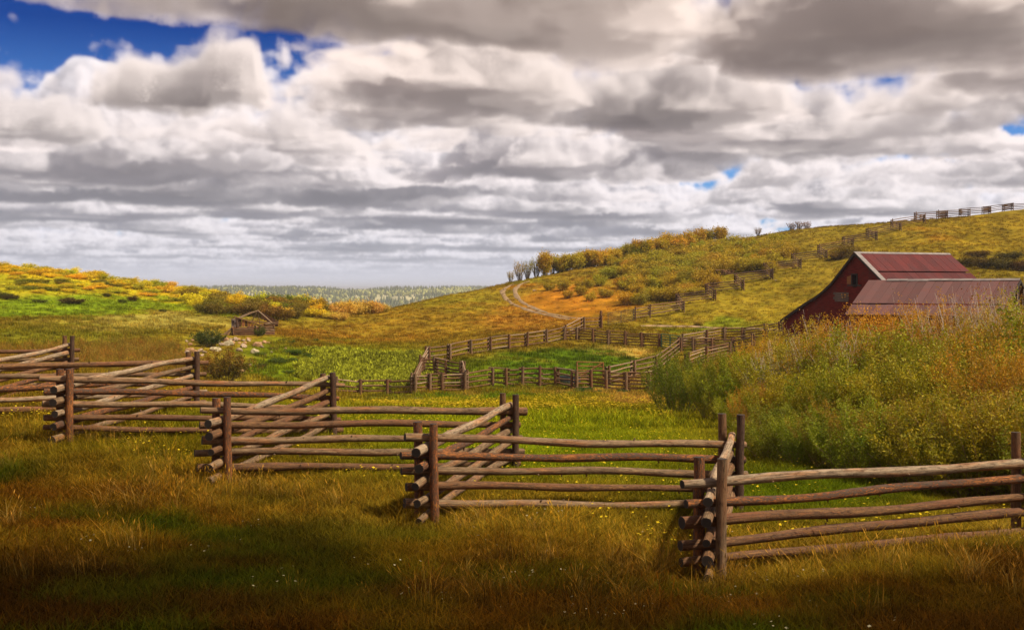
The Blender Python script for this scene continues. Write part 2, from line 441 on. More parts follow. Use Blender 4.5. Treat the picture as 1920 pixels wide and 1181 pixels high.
cp((200,600,120),(100,560,150),(0,600,115),(0,560,145),(0,520,175),(-300,560,150),(-300,620,100),(300,560,175),(300,600,125),(430,630,115),(510,630,115),(600,640,115),(600,600,150),(700,600,155),(700,640,120),(560,700,85),(425,712,72),(300,690,75),(100,690,58),(0,660,72),(-300,690,60))
cp((850,600,150),(950,570,175),(1000,600,145),(1080,595,150),(1100,560,170),(1200,540,180),(1200,505,212),(1300,520,186),(1350,482,215),(1440,600,135),(1400,620,122),(1819,530,135),(1900,500,150),(1900,440,195),(1750,470,172),(2400,440,170),(2400,560,120))
cp((1466,632,106),(1607,642,96),(1750,657,82),(1900,655,80),(2400,680,70),(1600,640,60*1.4),(1700,750,45),(1700,880,24),(1457,888,22),(1666,940,19.2),(1900,985,17.3),(2400,960,19),(2400,760,45),(1270,777,46),(1300,765,50),(1420,720,65))
cp((850,760,50),(1100,760,52),(600,760,48),(900,830,27),(1120,830,28),(300,720,48),(1000,742,66),(1200,748,66))
CPA = np.array(CP, np.float64)
def warp(x, y):
    th = np.arctan2(x, y); v = np.log(np.maximum(np.hypot(x, y), 1.5))
    return th * 3.0, v
def tps(r2): return r2 * np.log(np.maximum(r2, 1e-12)) * .5
_u, _v = warp(CPA[:, 0], CPA[:, 1])
_n = len(CPA)
_A = np.zeros((_n + 3, _n + 3))
_A[:_n, :_n] = tps((_u[:, None] - _u)**2 + (_v[:, None] - _v)**2) + np.eye(_n) * 2e-3
_A[:_n, _n] = 1; _A[:_n, _n + 1] = _u; _A[:_n, _n + 2] = _v; _A[_n:, :_n] = _A[:_n, _n:].T
_W = np.linalg.solve(_A, np.concatenate([CPA[:, 2], np.zeros(3)]))
def sstep(a, b, x):
    t = np.clip((x - a) / (b - a), 0, 1); return t * t * (3 - 2 * t)
FAR_R = np.log(np.array([280, 500, 900, 1500, 2000, 2300, 2700, 3200, 3700, 5000, 9000, 20000.]))
FAR_Z = np.array([-14, -40, -62, -62, -46, -33, -18, -2, 4, 4, -4, -60.])
def T(x, y):
    x = np.atleast_1d(np.asarray(x, np.float64)); y = np.atleast_1d(np.asarray(y, np.float64))
    out = np.empty(len(x))
    for i in range(0, len(x), 20000):
        xs, ys = x[i:i + 20000], y[i:i + 20000]
        u, v = warp(xs, ys); v = np.minimum(v, math.log(330))
        z = tps((u[:, None] - _u)**2 + (v[:, None] - _v)**2) @ _W[:_n] + _W[_n] + _W[_n + 1] * u + _W[_n + 2] * v
        r = np.hypot(xs, ys)
        z = z + fbm(xs / 1.7, ys / 1.7, 3, 3) * .05 * np.minimum(r / 12, 1) + fbm(xs / 11, ys / 11, 9, 3) * .35 * sstep(30, 120, r)
        lr = np.log(np.maximum(r, 2)); th = np.arctan2(xs, ys)
        zf = np.interp(lr, FAR_R, FAR_Z) * (1 + .0 * th) + sstep(1500, 2600, r) * (fbm(th * 14 + 3, lr * 4, 21, 4) * 14 + np.where(np.abs(th + .18) < .7, -np.abs(th + .12) * 20, -14))
        out[i:i + 20000] = z + (zf - z) * sstep(math.log(285), math.log(420), lr)
    return out
def T1(x, y): return float(T(x, y)[0])
_RS = np.geomspace(5, 330, 1500)
def hit(px, py):
    """where the sight line through a point of the picture first meets the ground"""
    z = (545 - py) / F * _RS; t = T((px - 960) / F * _RS, _RS)
    k = np.nonzero(z <= t)[0]
    d = _RS[k[0]] if len(k) else _RS[-1]
    x = (px - 960) / F * d
    return Vector((x, d, T1(x, d)))
def crest(px):
    x = (px - 960) / F * _RS; t = T(x, _RS) / _RS
    m = (_RS > 120); i = np.argmax(np.where(m, t, -9)); return _RS[i]

# colours of the ground by place: (px, py, half width, half height, colour, strength)
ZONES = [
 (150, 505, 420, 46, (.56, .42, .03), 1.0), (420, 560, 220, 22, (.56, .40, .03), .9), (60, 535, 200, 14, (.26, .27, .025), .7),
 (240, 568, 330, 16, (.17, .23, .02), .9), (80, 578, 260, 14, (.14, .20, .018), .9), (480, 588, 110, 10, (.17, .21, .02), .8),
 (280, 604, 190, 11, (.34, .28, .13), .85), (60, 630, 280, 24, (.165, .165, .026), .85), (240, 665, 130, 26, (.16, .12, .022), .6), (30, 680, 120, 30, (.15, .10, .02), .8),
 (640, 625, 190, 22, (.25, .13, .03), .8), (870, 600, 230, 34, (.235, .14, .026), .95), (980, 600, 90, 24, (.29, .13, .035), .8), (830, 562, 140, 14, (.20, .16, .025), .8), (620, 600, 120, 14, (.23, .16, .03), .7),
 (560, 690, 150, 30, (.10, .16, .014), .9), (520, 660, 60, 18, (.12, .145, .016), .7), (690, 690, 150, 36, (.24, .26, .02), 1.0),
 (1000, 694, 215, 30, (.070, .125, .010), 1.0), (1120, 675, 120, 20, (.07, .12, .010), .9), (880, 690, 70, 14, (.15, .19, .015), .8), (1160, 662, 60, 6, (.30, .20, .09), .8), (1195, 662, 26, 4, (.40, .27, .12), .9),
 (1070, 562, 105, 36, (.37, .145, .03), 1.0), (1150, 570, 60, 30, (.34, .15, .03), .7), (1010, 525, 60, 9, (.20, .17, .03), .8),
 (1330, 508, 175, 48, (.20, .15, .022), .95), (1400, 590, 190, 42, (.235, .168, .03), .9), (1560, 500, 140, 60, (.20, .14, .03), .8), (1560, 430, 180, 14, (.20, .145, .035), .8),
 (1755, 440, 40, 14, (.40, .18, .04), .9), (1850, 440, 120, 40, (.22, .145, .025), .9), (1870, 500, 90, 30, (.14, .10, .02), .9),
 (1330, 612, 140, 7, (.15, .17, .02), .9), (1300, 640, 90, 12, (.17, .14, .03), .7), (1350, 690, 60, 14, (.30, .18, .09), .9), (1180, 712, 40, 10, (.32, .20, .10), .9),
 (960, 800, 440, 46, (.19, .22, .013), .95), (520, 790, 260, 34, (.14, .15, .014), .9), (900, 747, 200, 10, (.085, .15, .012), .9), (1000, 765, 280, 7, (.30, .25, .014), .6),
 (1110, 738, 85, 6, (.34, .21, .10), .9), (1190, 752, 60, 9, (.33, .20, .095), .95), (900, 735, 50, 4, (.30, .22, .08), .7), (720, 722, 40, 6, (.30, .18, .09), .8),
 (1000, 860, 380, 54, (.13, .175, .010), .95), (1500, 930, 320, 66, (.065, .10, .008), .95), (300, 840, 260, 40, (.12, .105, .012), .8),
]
FRONT_X = [-9.5, -7.9, -4.5, -1.15, 2.3, 7.2, 12]; FRONT_Y = [19.8, 18.6, 16.3, 14.3, 12.5, 13.4, 14.5]
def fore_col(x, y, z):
    """foreground turf: reddish dead grass with green patches, plus a vignette painted into the colour"""
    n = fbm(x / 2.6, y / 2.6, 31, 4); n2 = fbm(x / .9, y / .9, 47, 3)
    red = np.array([.088, .038, .009]); gold = np.array([.135, .082, .014]); grn = np.array([.034, .048, .006]); vig_dark = np.array([.028, .013, .0045])
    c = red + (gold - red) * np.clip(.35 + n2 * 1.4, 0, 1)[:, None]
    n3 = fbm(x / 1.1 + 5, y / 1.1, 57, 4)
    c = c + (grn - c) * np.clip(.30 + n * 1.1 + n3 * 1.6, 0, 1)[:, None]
    u = np.clip((13.0 - y + np.abs(x) * .25) / 5.0 + n * 1.1, 0, 1)[:, None] * .95  # painted vignette: blend to a dark tone near the camera and out to the sides
    c = c * (1 - .42 * sstep(13.5, 9.5, y))[:, None]  # vignette darkening of the near edge, put into the turf colour
    vig_dark = vig_dark * (1 - .55 * sstep(-1, -5, x + .25 * (y - 9)) * sstep(14, 10, y))[:, None]  # near left corner painted darker still, as a vignette
    return c + (vig_dark + (grn * .5 - vig_dark) * np.clip(.2 + n2 * 1.5, 0, 1)[:, None] - c) * u
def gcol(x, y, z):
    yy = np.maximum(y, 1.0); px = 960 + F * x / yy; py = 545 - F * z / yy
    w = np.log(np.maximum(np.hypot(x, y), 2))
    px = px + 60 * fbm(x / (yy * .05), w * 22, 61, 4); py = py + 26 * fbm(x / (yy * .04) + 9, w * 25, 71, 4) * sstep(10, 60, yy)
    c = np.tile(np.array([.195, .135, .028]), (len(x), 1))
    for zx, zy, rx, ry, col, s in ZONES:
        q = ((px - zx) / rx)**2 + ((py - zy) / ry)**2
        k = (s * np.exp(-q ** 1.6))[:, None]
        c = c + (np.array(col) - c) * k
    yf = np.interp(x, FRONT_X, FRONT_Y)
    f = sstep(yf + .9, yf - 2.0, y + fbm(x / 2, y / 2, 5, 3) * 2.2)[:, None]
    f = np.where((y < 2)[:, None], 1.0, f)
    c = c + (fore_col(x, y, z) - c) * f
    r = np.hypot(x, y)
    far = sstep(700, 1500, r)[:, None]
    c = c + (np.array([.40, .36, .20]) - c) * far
    # patchiness of real turf
    m = 1 + .75 * fbm(x / (yy * .012 + .3), w * 60, 83, 4)
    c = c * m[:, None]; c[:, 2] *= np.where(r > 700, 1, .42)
    return np.clip(c, .0012, .6)

def build_ground():
    th = np.concatenate([np.linspace(-math.pi, -.56, 50, endpoint=False), np.linspace(-.56, .56, 620, endpoint=False), np.linspace(.56, math.pi, 50, endpoint=False)])
    rs = np.concatenate([np.geomspace(.05, 2, 6, endpoint=False), np.geomspace(2, 300, 400, endpoint=False), np.geomspace(300, 20000, 90)])
    R, A = np.meshgrid(rs, th, indexing='ij')
    x = (R * np.sin(A)).ravel(); y = (R * np.cos(A)).ravel(); z = T(x, y)
    nr, nt = R.shape
    i = np.arange(nr - 1)[:, None] * nt; j = np.arange(nt)[None, :]; j2 = (j + 1) % nt
    f = np.stack([i + j, i + nt + j, i + nt + j2, i + j2], -1).reshape(-1, 4)[:, ::-1]
    v = np.stack([x, y, z], 1)
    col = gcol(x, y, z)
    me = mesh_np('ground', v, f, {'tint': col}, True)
    m, g = new_mat('turf_soil')
    at = g.n('ShaderNodeAttribute', attribute_name='tint'); pos = g.n('ShaderNodeNewGeometry').outputs['Position']
    n = g.noise(pos, 1.6, 8, .7); n2 = g.noise(pos, .23, 6, .7)
    c = g.mix(1.0, at.outputs['Color'], g.ramp(n, [(.32, (.50, .52, .5)), (.52, (.95, .95, .95)), (.7, (1.45, 1.4, 1.3))]), 'MULTIPLY')
    c = g.mix(1.0, c, g.ramp(n2, [(.3, (.74, .80, .74)), (.7, (1.26, 1.2, 1.2))]), 'MULTIPLY')
    b = g.n('ShaderNodeBsdfDiffuse', i_Color=c, i_Normal=bump(g, n, .8, .15))
    finish(g, b.outputs[0])
    o = link('ground', me, m); tag(o, kind='structure')
build_ground()

# two wheel tracks of the dirt road over the spur
def track(pix, w):
    pts = [hit(*p) for p in pix]
    out = []
    for a, b in zip(pts, pts[1:]):
        n = max(2, int((b - a).length / .7))
        for k in range(n): out.append(a.lerp(b, k / n))
    out.append(pts[-1])
    xy = np.array([(p.x, p.y) for p in out])
    for _ in range(12): xy[1:-1] = (xy[:-2] + 2 * xy[1:-1] + xy[2:]) / 4
    d = np.gradient(xy, axis=0); d /= np.linalg.norm(d, axis=1)[:, None] + 1e-9
    nrm = np.stack([d[:, 1], -d[:, 0]], 1)
    k = np.arange(len(xy)); ww = w * (1 + .9 * fbm(k / 4.0, k * 0.0, 7, 3)); 
    rows = [xy + nrm * (ww * s)[:, None] for s in (-1, -.4, .4, 1)]
    h = (.03, .13, .13, .03)
    V = np.concatenate([np.column_stack([r, T(r[:, 0], r[:, 1]) + hh]) for r, hh in zip(rows, h)])
    n = len(xy); fs = []
    for q in range(3):
        i = np.arange(n - 1); fs.append(np.stack([q * n + i, q * n + i + 1, (q + 1) * n + i + 1, (q + 1) * n + i], 1))
    return V, np.concatenate(fs)
O5 = lambda x, y: (930 + x / 4, 400 + y / 4)
t1 = track([O5(*p) for p in ((250,512),(175,535),(140,575),(150,620),(190,665),(280,712),(380,750),(500,778),(640,792))], .36)
t2 = track([O5(*p) for p in ((130,535),(70,560),(45,590),(62,630),(105,668),(190,708),(300,745),(420,775),(560,798))], .36)
mt = simple_mat('dirt_track_soil', (.24, .15, .068), .95, .5, .9)
me = mesh_np('dirt_track', np.vstack([t1[0], t2[0]]), np.vstack([t1[1], t2[1] + len(t1[0])]), None, True)
tag(link('dirt_track', me, mt), kind='structure')
t3 = track([(1200, 612), (1300, 611.5), (1400, 616), (1468, 620)], .5)
tag(link('dirt_path', mesh_np('dirt_path', t3[0], t3[1], None, True), mt), kind='structure')

# ------------------------------------------------------------------ log fences
GREY, PALE, BROWN, RUST, DARK = (.225, .148, .082), (.32, .238, .155), (.215, .108, .044), (.35, .13, .036), (.10, .055, .034)
def wood_color(rng, kind=None):
    k = kind or rng.choice(['grey', 'grey', 'pale', 'brown', 'brown', 'rust'])
    c, bark = {'grey': (GREY, .25), 'pale': (PALE, .12), 'brown': (BROWN, .55), 'rust': (RUST, 1.0), 'dark': (DARK, .5)}[k]
    j = rng.uniform(.85, 1.15)
    return (c[0] * j, c[1] * j, c[2] * j, bark)
def make_rail(parent, A, B, ra, rb, rng, over=(.3, .3), kind=None, sides=9, segs=14, wob=.018, name='rail'):
    A, B = Vector(A), Vector(B); d = (B - A); L = d.length; d /= L
    A = A - d * over[0]; B = B + d * over[1]
    pts, rad = [], []
    ph = [rng.uniform(0, 6.28) for _ in range(4)]; sag = rng.uniform(-.02, .015)
    for i in range(segs + 1):
        f = i / segs
        p = A.lerp(B, f)
        p.z += wob * math.sin(f * 5 + ph[0]) + wob * .6 * math.sin(f * 12 + ph[1]) + sag * 4 * f * (1 - f)
        p.x += wob * .8 * math.sin(f * 7 + ph[2])
        pts.append(p); rad.append((ra + (rb - ra) * f) * (1 + .07 * math.sin(f * 17 + ph[3])))
    m = MB(); m.log(pts, rad, sides, jit=.16 if segs > 4 else 0, u0=rng.uniform(0, 9))
    if segs > 4:       # stubs of the lopped branches
        for _ in range(rng.randint(3, 7)):
            i = rng.randint(1, segs - 1); an = rng.uniform(0, 6.28); dr = (Vector((0, 0, 1)) * math.cos(an) + Vector((d.y, -d.x, 0)).normalized() * math.sin(an) + d * .3)
            q = pts[i] + dr * rad[i] * .7; l = rng.uniform(.02, .055)
            m.log([q, q + dr * l], [.016, .010], 5, 0, 1, False)
    return m.build(name, [M_LOG, M_END], parent, wood_color(rng, kind))
def make_post(parent, x, y, ztop, r, rng, kind=None, sides=9, segs=7, lean=.03, zb=None):
    zb = (T1(x, y) if zb is None else zb) - .12
    lx, ly = rng.uniform(-lean, lean), rng.uniform(-lean, lean)
    pts = [(x + lx * (f - .4) + rng.uniform(-1, 1) * .006, y + ly * (f - .4), zb + (ztop - zb) * f) for f in [i / segs for i in range(segs + 1)]]
    m = MB(); m.log(pts, [r * (1.06 - .1 * i / segs) for i in range(segs + 1)], sides, jit=.10 if segs > 3 else 0)
    c = wood_color(rng, kind)
    return m.build('post', [M_LOG, M_END], parent, c[:3] + (c[3] * .85,))

# the zigzag log fence across the foreground; corners from right to left, near (F) and far (B) in turn
CORN = [('B', 1926, 14.2, 814), ('F', 1331, 12.2, 858), ('B', 1371, 16.4, 776), ('F', 800, 14.4, 790), ('B', 955, 18.6, 737), ('F', 416, 16.5, 744), ('B', 616, 21.2, 698),
        ('F', 121, 18.8, 690), ('B', 361, 24.3, 660), ('F', -140, 21.5, 655), ('B', 128, 28.0, 629), ('F', -420, 25.5, 640)]
def front_fence():
    rng = random.Random(3)
    pos = []
    for t, px, d, pt in CORN:
        x = (px - 960) / F * d; pos.append(Vector((x, d, T1(x, d))))
    root = tag(empty('zigzag_log_fence', pos[3].copy()), 'weathered zigzag split log fence crossing the whole foreground grass, five stacked rails to each panel', 'fence')
    kinds = {0: ['brown', 'brown', 'brown', 'rust', 'pale'], 1: ['grey', 'brown', 'brown', 'grey', 'pale'], 2: ['grey', 'brown', 'grey', 'rust', 'grey'], 3: ['grey', 'grey', 'grey', 'rust', 'pale'],
             4: ['brown', 'grey', 'grey', 'brown', 'grey'], 5: ['grey', 'grey', 'brown', 'brown', 'pale'], 6: ['brown', 'brown', 'grey', 'rust', 'grey']}
    for i in range(len(CORN) - 1):
        a, b = i, i + 1
        if CORN[a][0] == 'B': a, b = b, a           # a = near corner, b = far corner
        is_long = pos[b].x > pos[a].x and (CORN[i][0] == 'B')     # runs to the right from the near corner
        za = .30 if is_long else .165; zb = .165 if is_long else .30
        for k in range(5):
            r1, r2 = rng.uniform(.058, .070), rng.uniform(.046, .056)
            if rng.random() < .4: r1, r2 = r2, r1
            if k == 4: r1 += .004
            A = pos[a] + Vector((0, 0, za + .222 * k)); B = pos[b] + Vector((0, 0, zb + .222 * k))
            ov = (rng.uniform(.30, .42), rng.uniform(.18, .34)) if is_long else (rng.uniform(.34, .46), rng.uniform(.03, .10))
            make_rail(root, A, B, r1, r2, rng, ov, kinds.get(i, [None] * 5)[k])
    for i, (t, px, d, pt) in enumerate(CORN):
        # directions of the two panels that cross here, both pointing near -> far
        ds = []
        for j in (i - 1, i + 1):
            if 0 <= j < len(CORN): ds.append((j, ((pos[j] - pos[i]) if t == 'F' else (pos[i] - pos[j])).normalized()))
        if len(ds) == 1: ds.append((9, Vector((.3, .95, 0)) if ds[0][1].x > .6 else Vector((.9, .4, 0))))
        l = max((q[1] for q in ds), key=lambda q: q.x); s = min((q[1] for q in ds), key=lambda q: q.x)
        l = Vector((l.x, l.y, 0)).normalized(); s = Vector((s.x, s.y, 0)).normalized()
        e = (l - s).normalized(); k = .128 / max(abs(e.cross(l).z), .35)
        top = (545 - pt) / F * d
        for sg, kd in ((1, 'rust' if t == 'F' and i != 1 else 'dark'), (-1, 'rust' if i in (1, 3, 5, 7) else 'brown')):
            q = pos[i] + e * k * sg
            make_post(root, q.x, q.y, top + rng.uniform(-.03, .03), rng.uniform(.058, .068), rng, 'grey' if (i == 1 and sg == 1) else kd)
    # flat stones under the lowest rails
    return root
front_fence()

def post_and_rail(name, label, pts, rails=4, h=1.45, group=None, rng=None, kinds=('grey', 'pale', 'brown', 'brown'), double=True, rr=.068, pr=.115, cat='fence'):
    """pts: (px, py of the foot, distance)"""
    rng = rng or random.Random(len(name) * 7 + len(pts))
    P = []
    for px, py, d in pts:
        x = (px - 960) / F * d; P.append(Vector((x, d, T1(x, d))))
    root = tag(empty(name, P[0].copy()), label, cat, group)
    for i, p in enumerate(P):
        q = P[min(i + 1, len(P) - 1)] - P[max(i - 1, 0)]; nrm = Vector((q.y, -q.x, 0)).normalized()
        if nrm.y > 0: nrm = -nrm
        make_post(root, p.x + nrm.x * .17, p.y + nrm.y * .17, p.z + h * rng.uniform(.97, 1.08), pr, rng, rng.choice(['grey', 'grey', 'brown', 'brown']), 6, 2)
        if double and rng.random() < .8:
            make_post(root, p.x - nrm.x * .17, p.y - nrm.y * .17, p.z + h * rng.uniform(.9, 1.0), pr * .9, rng, 'brown', 6, 2)
    for i in range(len(P) - 1):
        for k in range(rails):
            z = .22 + (h - .34) * k / (rails - 1) + (.05 if i % 2 else -.05)
            a = P[i] + Vector((0, 0, z + rng.uniform(-.04, .04))); b = P[i + 1] + Vector((0, 0, z + rng.uniform(-.04, .04)))
            make_rail(root, a, b, rr * rng.uniform(.9, 1.2), rr * rng.uniform(.8, 1.1), rng, (.28, .28), rng.choice(kinds), 6, 3, .02)
    return root
post_and_rail('corral_fence', 'grey rail corral fence along the near side of the round green paddock', [(873,729,81.5),(922,720,84),(950,723,83.5),(980,724,83.5),(1012,723,83.5),(1044,723,83.5),(1076,730,81)], 4)
post_and_rail('corral_fence', 'long rail fence up the far left edge of the green paddock to the tall gatepost', [(803,677,100),(842,674,101),(881,665,104),(918,659,106.5),(953,655,108.5),(987,653,110),(1023,646,113),(1058,638,116),(1093,617,123),(1126,618,125)], 4, 1.5)
post_and_rail('corral_fence', 'grey rail fence closing the back right of the paddock, ending at the green gate', [(1059,640,115.4),(1083,643,115),(1113,646,114),(1141,647,113.5),(1173,649,113),(1204,652,112),(1237,655,111)], 5, 1.5)
post_and_rail('corral_fence', 'rail fence running from the green gate towards the willow thicket, double row in front', [(1275,659,109),(1300,661,108),(1335,662,107.5),(1374,665,107),(1412,668,105)], 5, 1.5)
post_and_rail('corral_fence', 'rail fence behind the pens that meets the corner of the red barn', [(1278,654,111),(1324,642,113.5),(1358,640,114),(1393,634,113),(1436,634,111),(1464,632,107)], 5, 1.5)
post_and_rail('corral_fence', 'short bent rail fence at the far left tip of the paddock', [(776,734,80),(792,698,93),(802,678,99.4)], 5, 1.55)
post_and_rail('corral_fence', 'doubled rail pen fence between the left tip and the near paddock fence', [(793,699,92.3),(817,697,92),(839,703,90),(867,707,88.5),(872,728,82.2)], 5, 1.5)
post_and_rail('corral_fence', 'close railed chute fence left of the near paddock fence', [(777,735,79.6),(805,733,80.2),(828,733,80.5),(871,730,81)], 5, 1.45)
post_and_rail('rail_fence', 'low two rail fence leading left from the corral over a bare mound', [(630,738,79),(675,737,80),(727,733,80.5),(775,735,79.8)], 3, 1.1, double=False)
post_and_rail('corral_fence', 'brown railed pen fence in front of the bare dirt, beside the lone willow', [(1078,731,80.6),(1107,727,82),(1138,729,81.5),(1175,731,81),(1218,731,80.5),(1250,733,80)], 5, 1.5, kinds=('brown', 'rust', 'grey'))
post_and_rail('corral_fence', 'pale three rail fence climbing right from the pen behind the lone willow', [(1139,716,86),(1187,704,91),(1227,701,93),(1274,662,108)], 4, 1.5, kinds=('pale', 'grey'))
post_and_rail('corral_fence', 'short stub of rail fence at the edge of the willow thicket', [(1366,673,103.5),(1322,684,99),(1288,694,95)], 5, 1.5)

def bar_gate(name, label, pa, pb, h, col, bars, mat, r=.045, braces=1, z0=.2):
    A = Vector(((pa[0] - 960) / F * pa[2], pa[2], 0)); B = Vector(((pb[0] - 960) / F * pb[2], pb[2], 0))
    A.z = T1(A.x, A.y) + z0; B.z = T1(B.x, B.y) + z0
    root = tag(empty(name, A.copy() - Vector((0, 0, z0))), label, 'gate')
    up = Vector((0, 0, h))
    def bar(nm, p, q, rad):
        m = MB(); m.log([p, (p + q) / 2, q], [rad] * 3, 6, 0, 0); m.build(nm, [mat], root, col)
    for k in range(bars): bar('bar', A + up * (k / (bars - 1)), B + up * (k / (bars - 1)), r)
    for f in (0.0, 1.0): bar('upright', A.lerp(B, f) - Vector((0, 0, .1)), A.lerp(B, f) + up * 1.03, r * 1.3)
    for k in range(braces):
        f = (k + 1) / (braces + 1); bar('brace', A.lerp(B, f), A.lerp(B, f) + up, r * 1.5)
    if braces == 0: bar('brace', A, B + up, r * 1.4)
    return root
M_GREENP = simple_mat('green_gate_paint', (.02, .10, .05), .5, .3, 3)
M_IRON = simple_mat('rusted_iron', (.06, .045, .035), .7, .4, 6)
bar_gate('green_gate', 'green metal tube gate between the paddock fence and the pens', (1240,656,110.8), (1273,659,109.2), 1.3, None, 6, M_GREENP)
bar_gate('metal_gate', 'dark metal pasture gate beside the tall gatepost at the foot of the slope', (1140,607,128), (1188,602,134), 1.3, None, 6, M_IRON, .024, 1)
bar_gate('wooden_gate', 'orange plank gate with a diagonal brace standing open in the pens', (1082,712,88), (1131,711,88), 1.35, (.34, .17, .05, .2), 5, M_LOG, .05, 0)
gp = tag(empty('gatepost', (0, 0, 0)), 'tall weathered gatepost where the corral fence meets the metal gate', 'post')
_x = (1127 - 960) / F * 125.6; gp.location = (_x, 125.6, T1(_x, 125.6))
make_post(gp, _x, 125.6, gp.location.z + 2.05, .14, random.Random(4), 'brown', 8, 3); 

def hill_fence():
    rng = random.Random(11)
    Fp = [(1189,601,135),(1217,594,140),(1281,587,150),(1270,572,155),(1340,564.5,156),(1325,552,161),(1393,548,163),(1379,531,168),(1447,525,170),(1434,512,175),(1500,504,177),(1486,494,182),(1549,488,184),(1535,475,189),(1598,461,192),(1581,461,197),(1643,452,199),(1626,444,204),(1688,435,206),(1672,427,211),(1733,421,213),(1716,413,218),
          (1775,408.5,220),(1758,406,225),(1817,402.6,224),(1800,404,229),(1856,399,230),(1843,401,235),(1898,396,236),(1881,397,241),(1945,390,243)]
    P = []
    for px, py, d in Fp:
        x = (px - 960) / F * d; P.append(Vector((x, d, T1(x, d))))
    root = tag(empty('zigzag_log_fence', P[2].copy()), 'zigzag log fence climbing the open hillside above the barn to the skyline', 'fence')
    for i, p in enumerate(P):
        make_post(root, p.x + .12, p.y - .22, p.z + 1.75 * rng.uniform(.95, 1.1), .085, rng, rng.choice(['brown', 'grey', 'dark']), 6, 2)
        if i > 1: make_post(root, p.x - .12, p.y + .22, p.z + 1.7 * rng.uniform(.9, 1.05), .08, rng, 'brown', 6, 2)
    for i in range(len(P) - 1):
        for k in range(4):
            z = .42 + .36 * k + (.08 if i % 2 else -.06)
            make_rail(root, P[i] + Vector((0, 0, z)), P[i + 1] + Vector((0, 0, z)), .085, .07, rng, (.28, .28), rng.choice(['brown', 'dark', 'dark', 'grey']), 6, 3, .03)
hill_fence()

# ------------------------------------------------------------------ barn
def roof_mat(name, c1, c2):
    m, g = new_mat(name)
    tc = g.n('ShaderNodeTexCoord').outputs['Object']; uv = g.n('ShaderNodeUVMap').outputs[0]; oi = g.n('ShaderNodeObjectInfo')
    n = g.noise(tc, .9, 7, .65); n2 = g.noise(g.n('ShaderNodeVectorMath', operation='MULTIPLY', i_0=uv, i_1=(14.0, 1.1, 1)).outputs[0], 1.0, 5, .6)
    c = g.mix(g.math('MULTIPLY', g.math('SUBTRACT', g.math('ADD', n, g.math('MULTIPLY', n2, .5)), .5), 2.6, clamp=True), c1, c2)
    j = g.math('MULTIPLY_ADD', oi.outputs['Random'], .36, .82)
    c = g.mix(1.0, c, g.n('ShaderNodeCombineColor', i_0=j, i_1=j, i_2=j).outputs[0], 'MULTIPLY')
    h = g.math('SINE', g.math('MULTIPLY', g.n('ShaderNodeSeparateXYZ', i_0=uv).outputs[0], 60.0))
    b = g.n('ShaderNodeBsdfPrincipled', i_Base_Color=c, i_Roughness=.8, **{'i_Specular_IOR_Level': .12}, i_Normal=bump(g, g.math('ADD', h, n2), .35, .02))
    finish(g, b.outputs[0]); return m
M_ROOF = roof_mat('rusted_red_roof', (.128, .023, .020), (.080, .026, .026))
M_ROOF2 = roof_mat('faded_red_roof', (.150, .062, .054), (.125, .065, .060))
M_FLASH = simple_mat('pale_flashing', (.20, .165, .15), .6, .35, 2.5)
def board_mat(name, col):
    m, g = new_mat(name)
    uv = g.n('ShaderNodeUVMap').outputs[0]
    n = g.noise(g.n('ShaderNodeVectorMath', operation='MULTIPLY', i_0=uv, i_1=(1.2, 30.0, 1)).outputs[0], 1.0, 6, .65)
    n2 = g.noise(g.n('ShaderNodeTexCoord').outputs['Object'], 1.1, 5, .65)
    c = g.mix(1.0, col, g.ramp(n, [(.32, (.35, .32, .32)), (.68, (1.7, 1.65, 1.6))]), 'MULTIPLY')
    c = g.mix(g.math('MULTIPLY', g.math('SUBTRACT', n2, .52), 3.0, clamp=True), c, (.05, .026, .022))
    b = g.n('ShaderNodeBsdfPrincipled', i_Base_Color=c, i_Roughness=.85, i_Specular_IOR_Level=.1, i_Normal=bump(g, n, .4, .02)); finish(g, b.outputs[0]); return m
M_RED = board_mat('red_barn_boards', (.125, .012, .008)); M_GREYB = board_mat('grey_boards', (.13, .10, .09)); M_TAN = board_mat('tan_boards', (.25, .105, .04))
M_DARKW = simple_mat('dark_eave_wood', (.025, .016, .014), .85, .4, 3)
UP = Vector((0, 0, 1))
def sheet(root, name, p00, p10, p11, p01, th, mat, wob=0.0):
    """a thin slab over a quad, uv in metres"""
    p = [Vector(q) for q in (p00, p10, p11, p01)]
    n = (p[1] - p[0]).cross(p[3] - p[0]).normalized()
    if n.z < 0: n = -n
    V = [q - n * th for q in p] + [q + n * RNG.uniform(0, wob) for q in p]
    w = (p[1] - p[0]).length; h = (p[3] - p[0]).length
    uq = [(0, 0), (w, 0), (w, h), (0, h)]
    fs = [(0, 3, 2, 1), (4, 5, 6, 7), (0, 1, 5, 4), (1, 2, 6, 5), (2, 3, 7, 6), (3, 0, 4, 7)]
    m = MB(); m.add(V, fs, 0, [uq[::-1], uq] + [[(0, 0), (w, 0), (w, th), (0, th)]] * 4)
    return m.build(name, [mat], root)
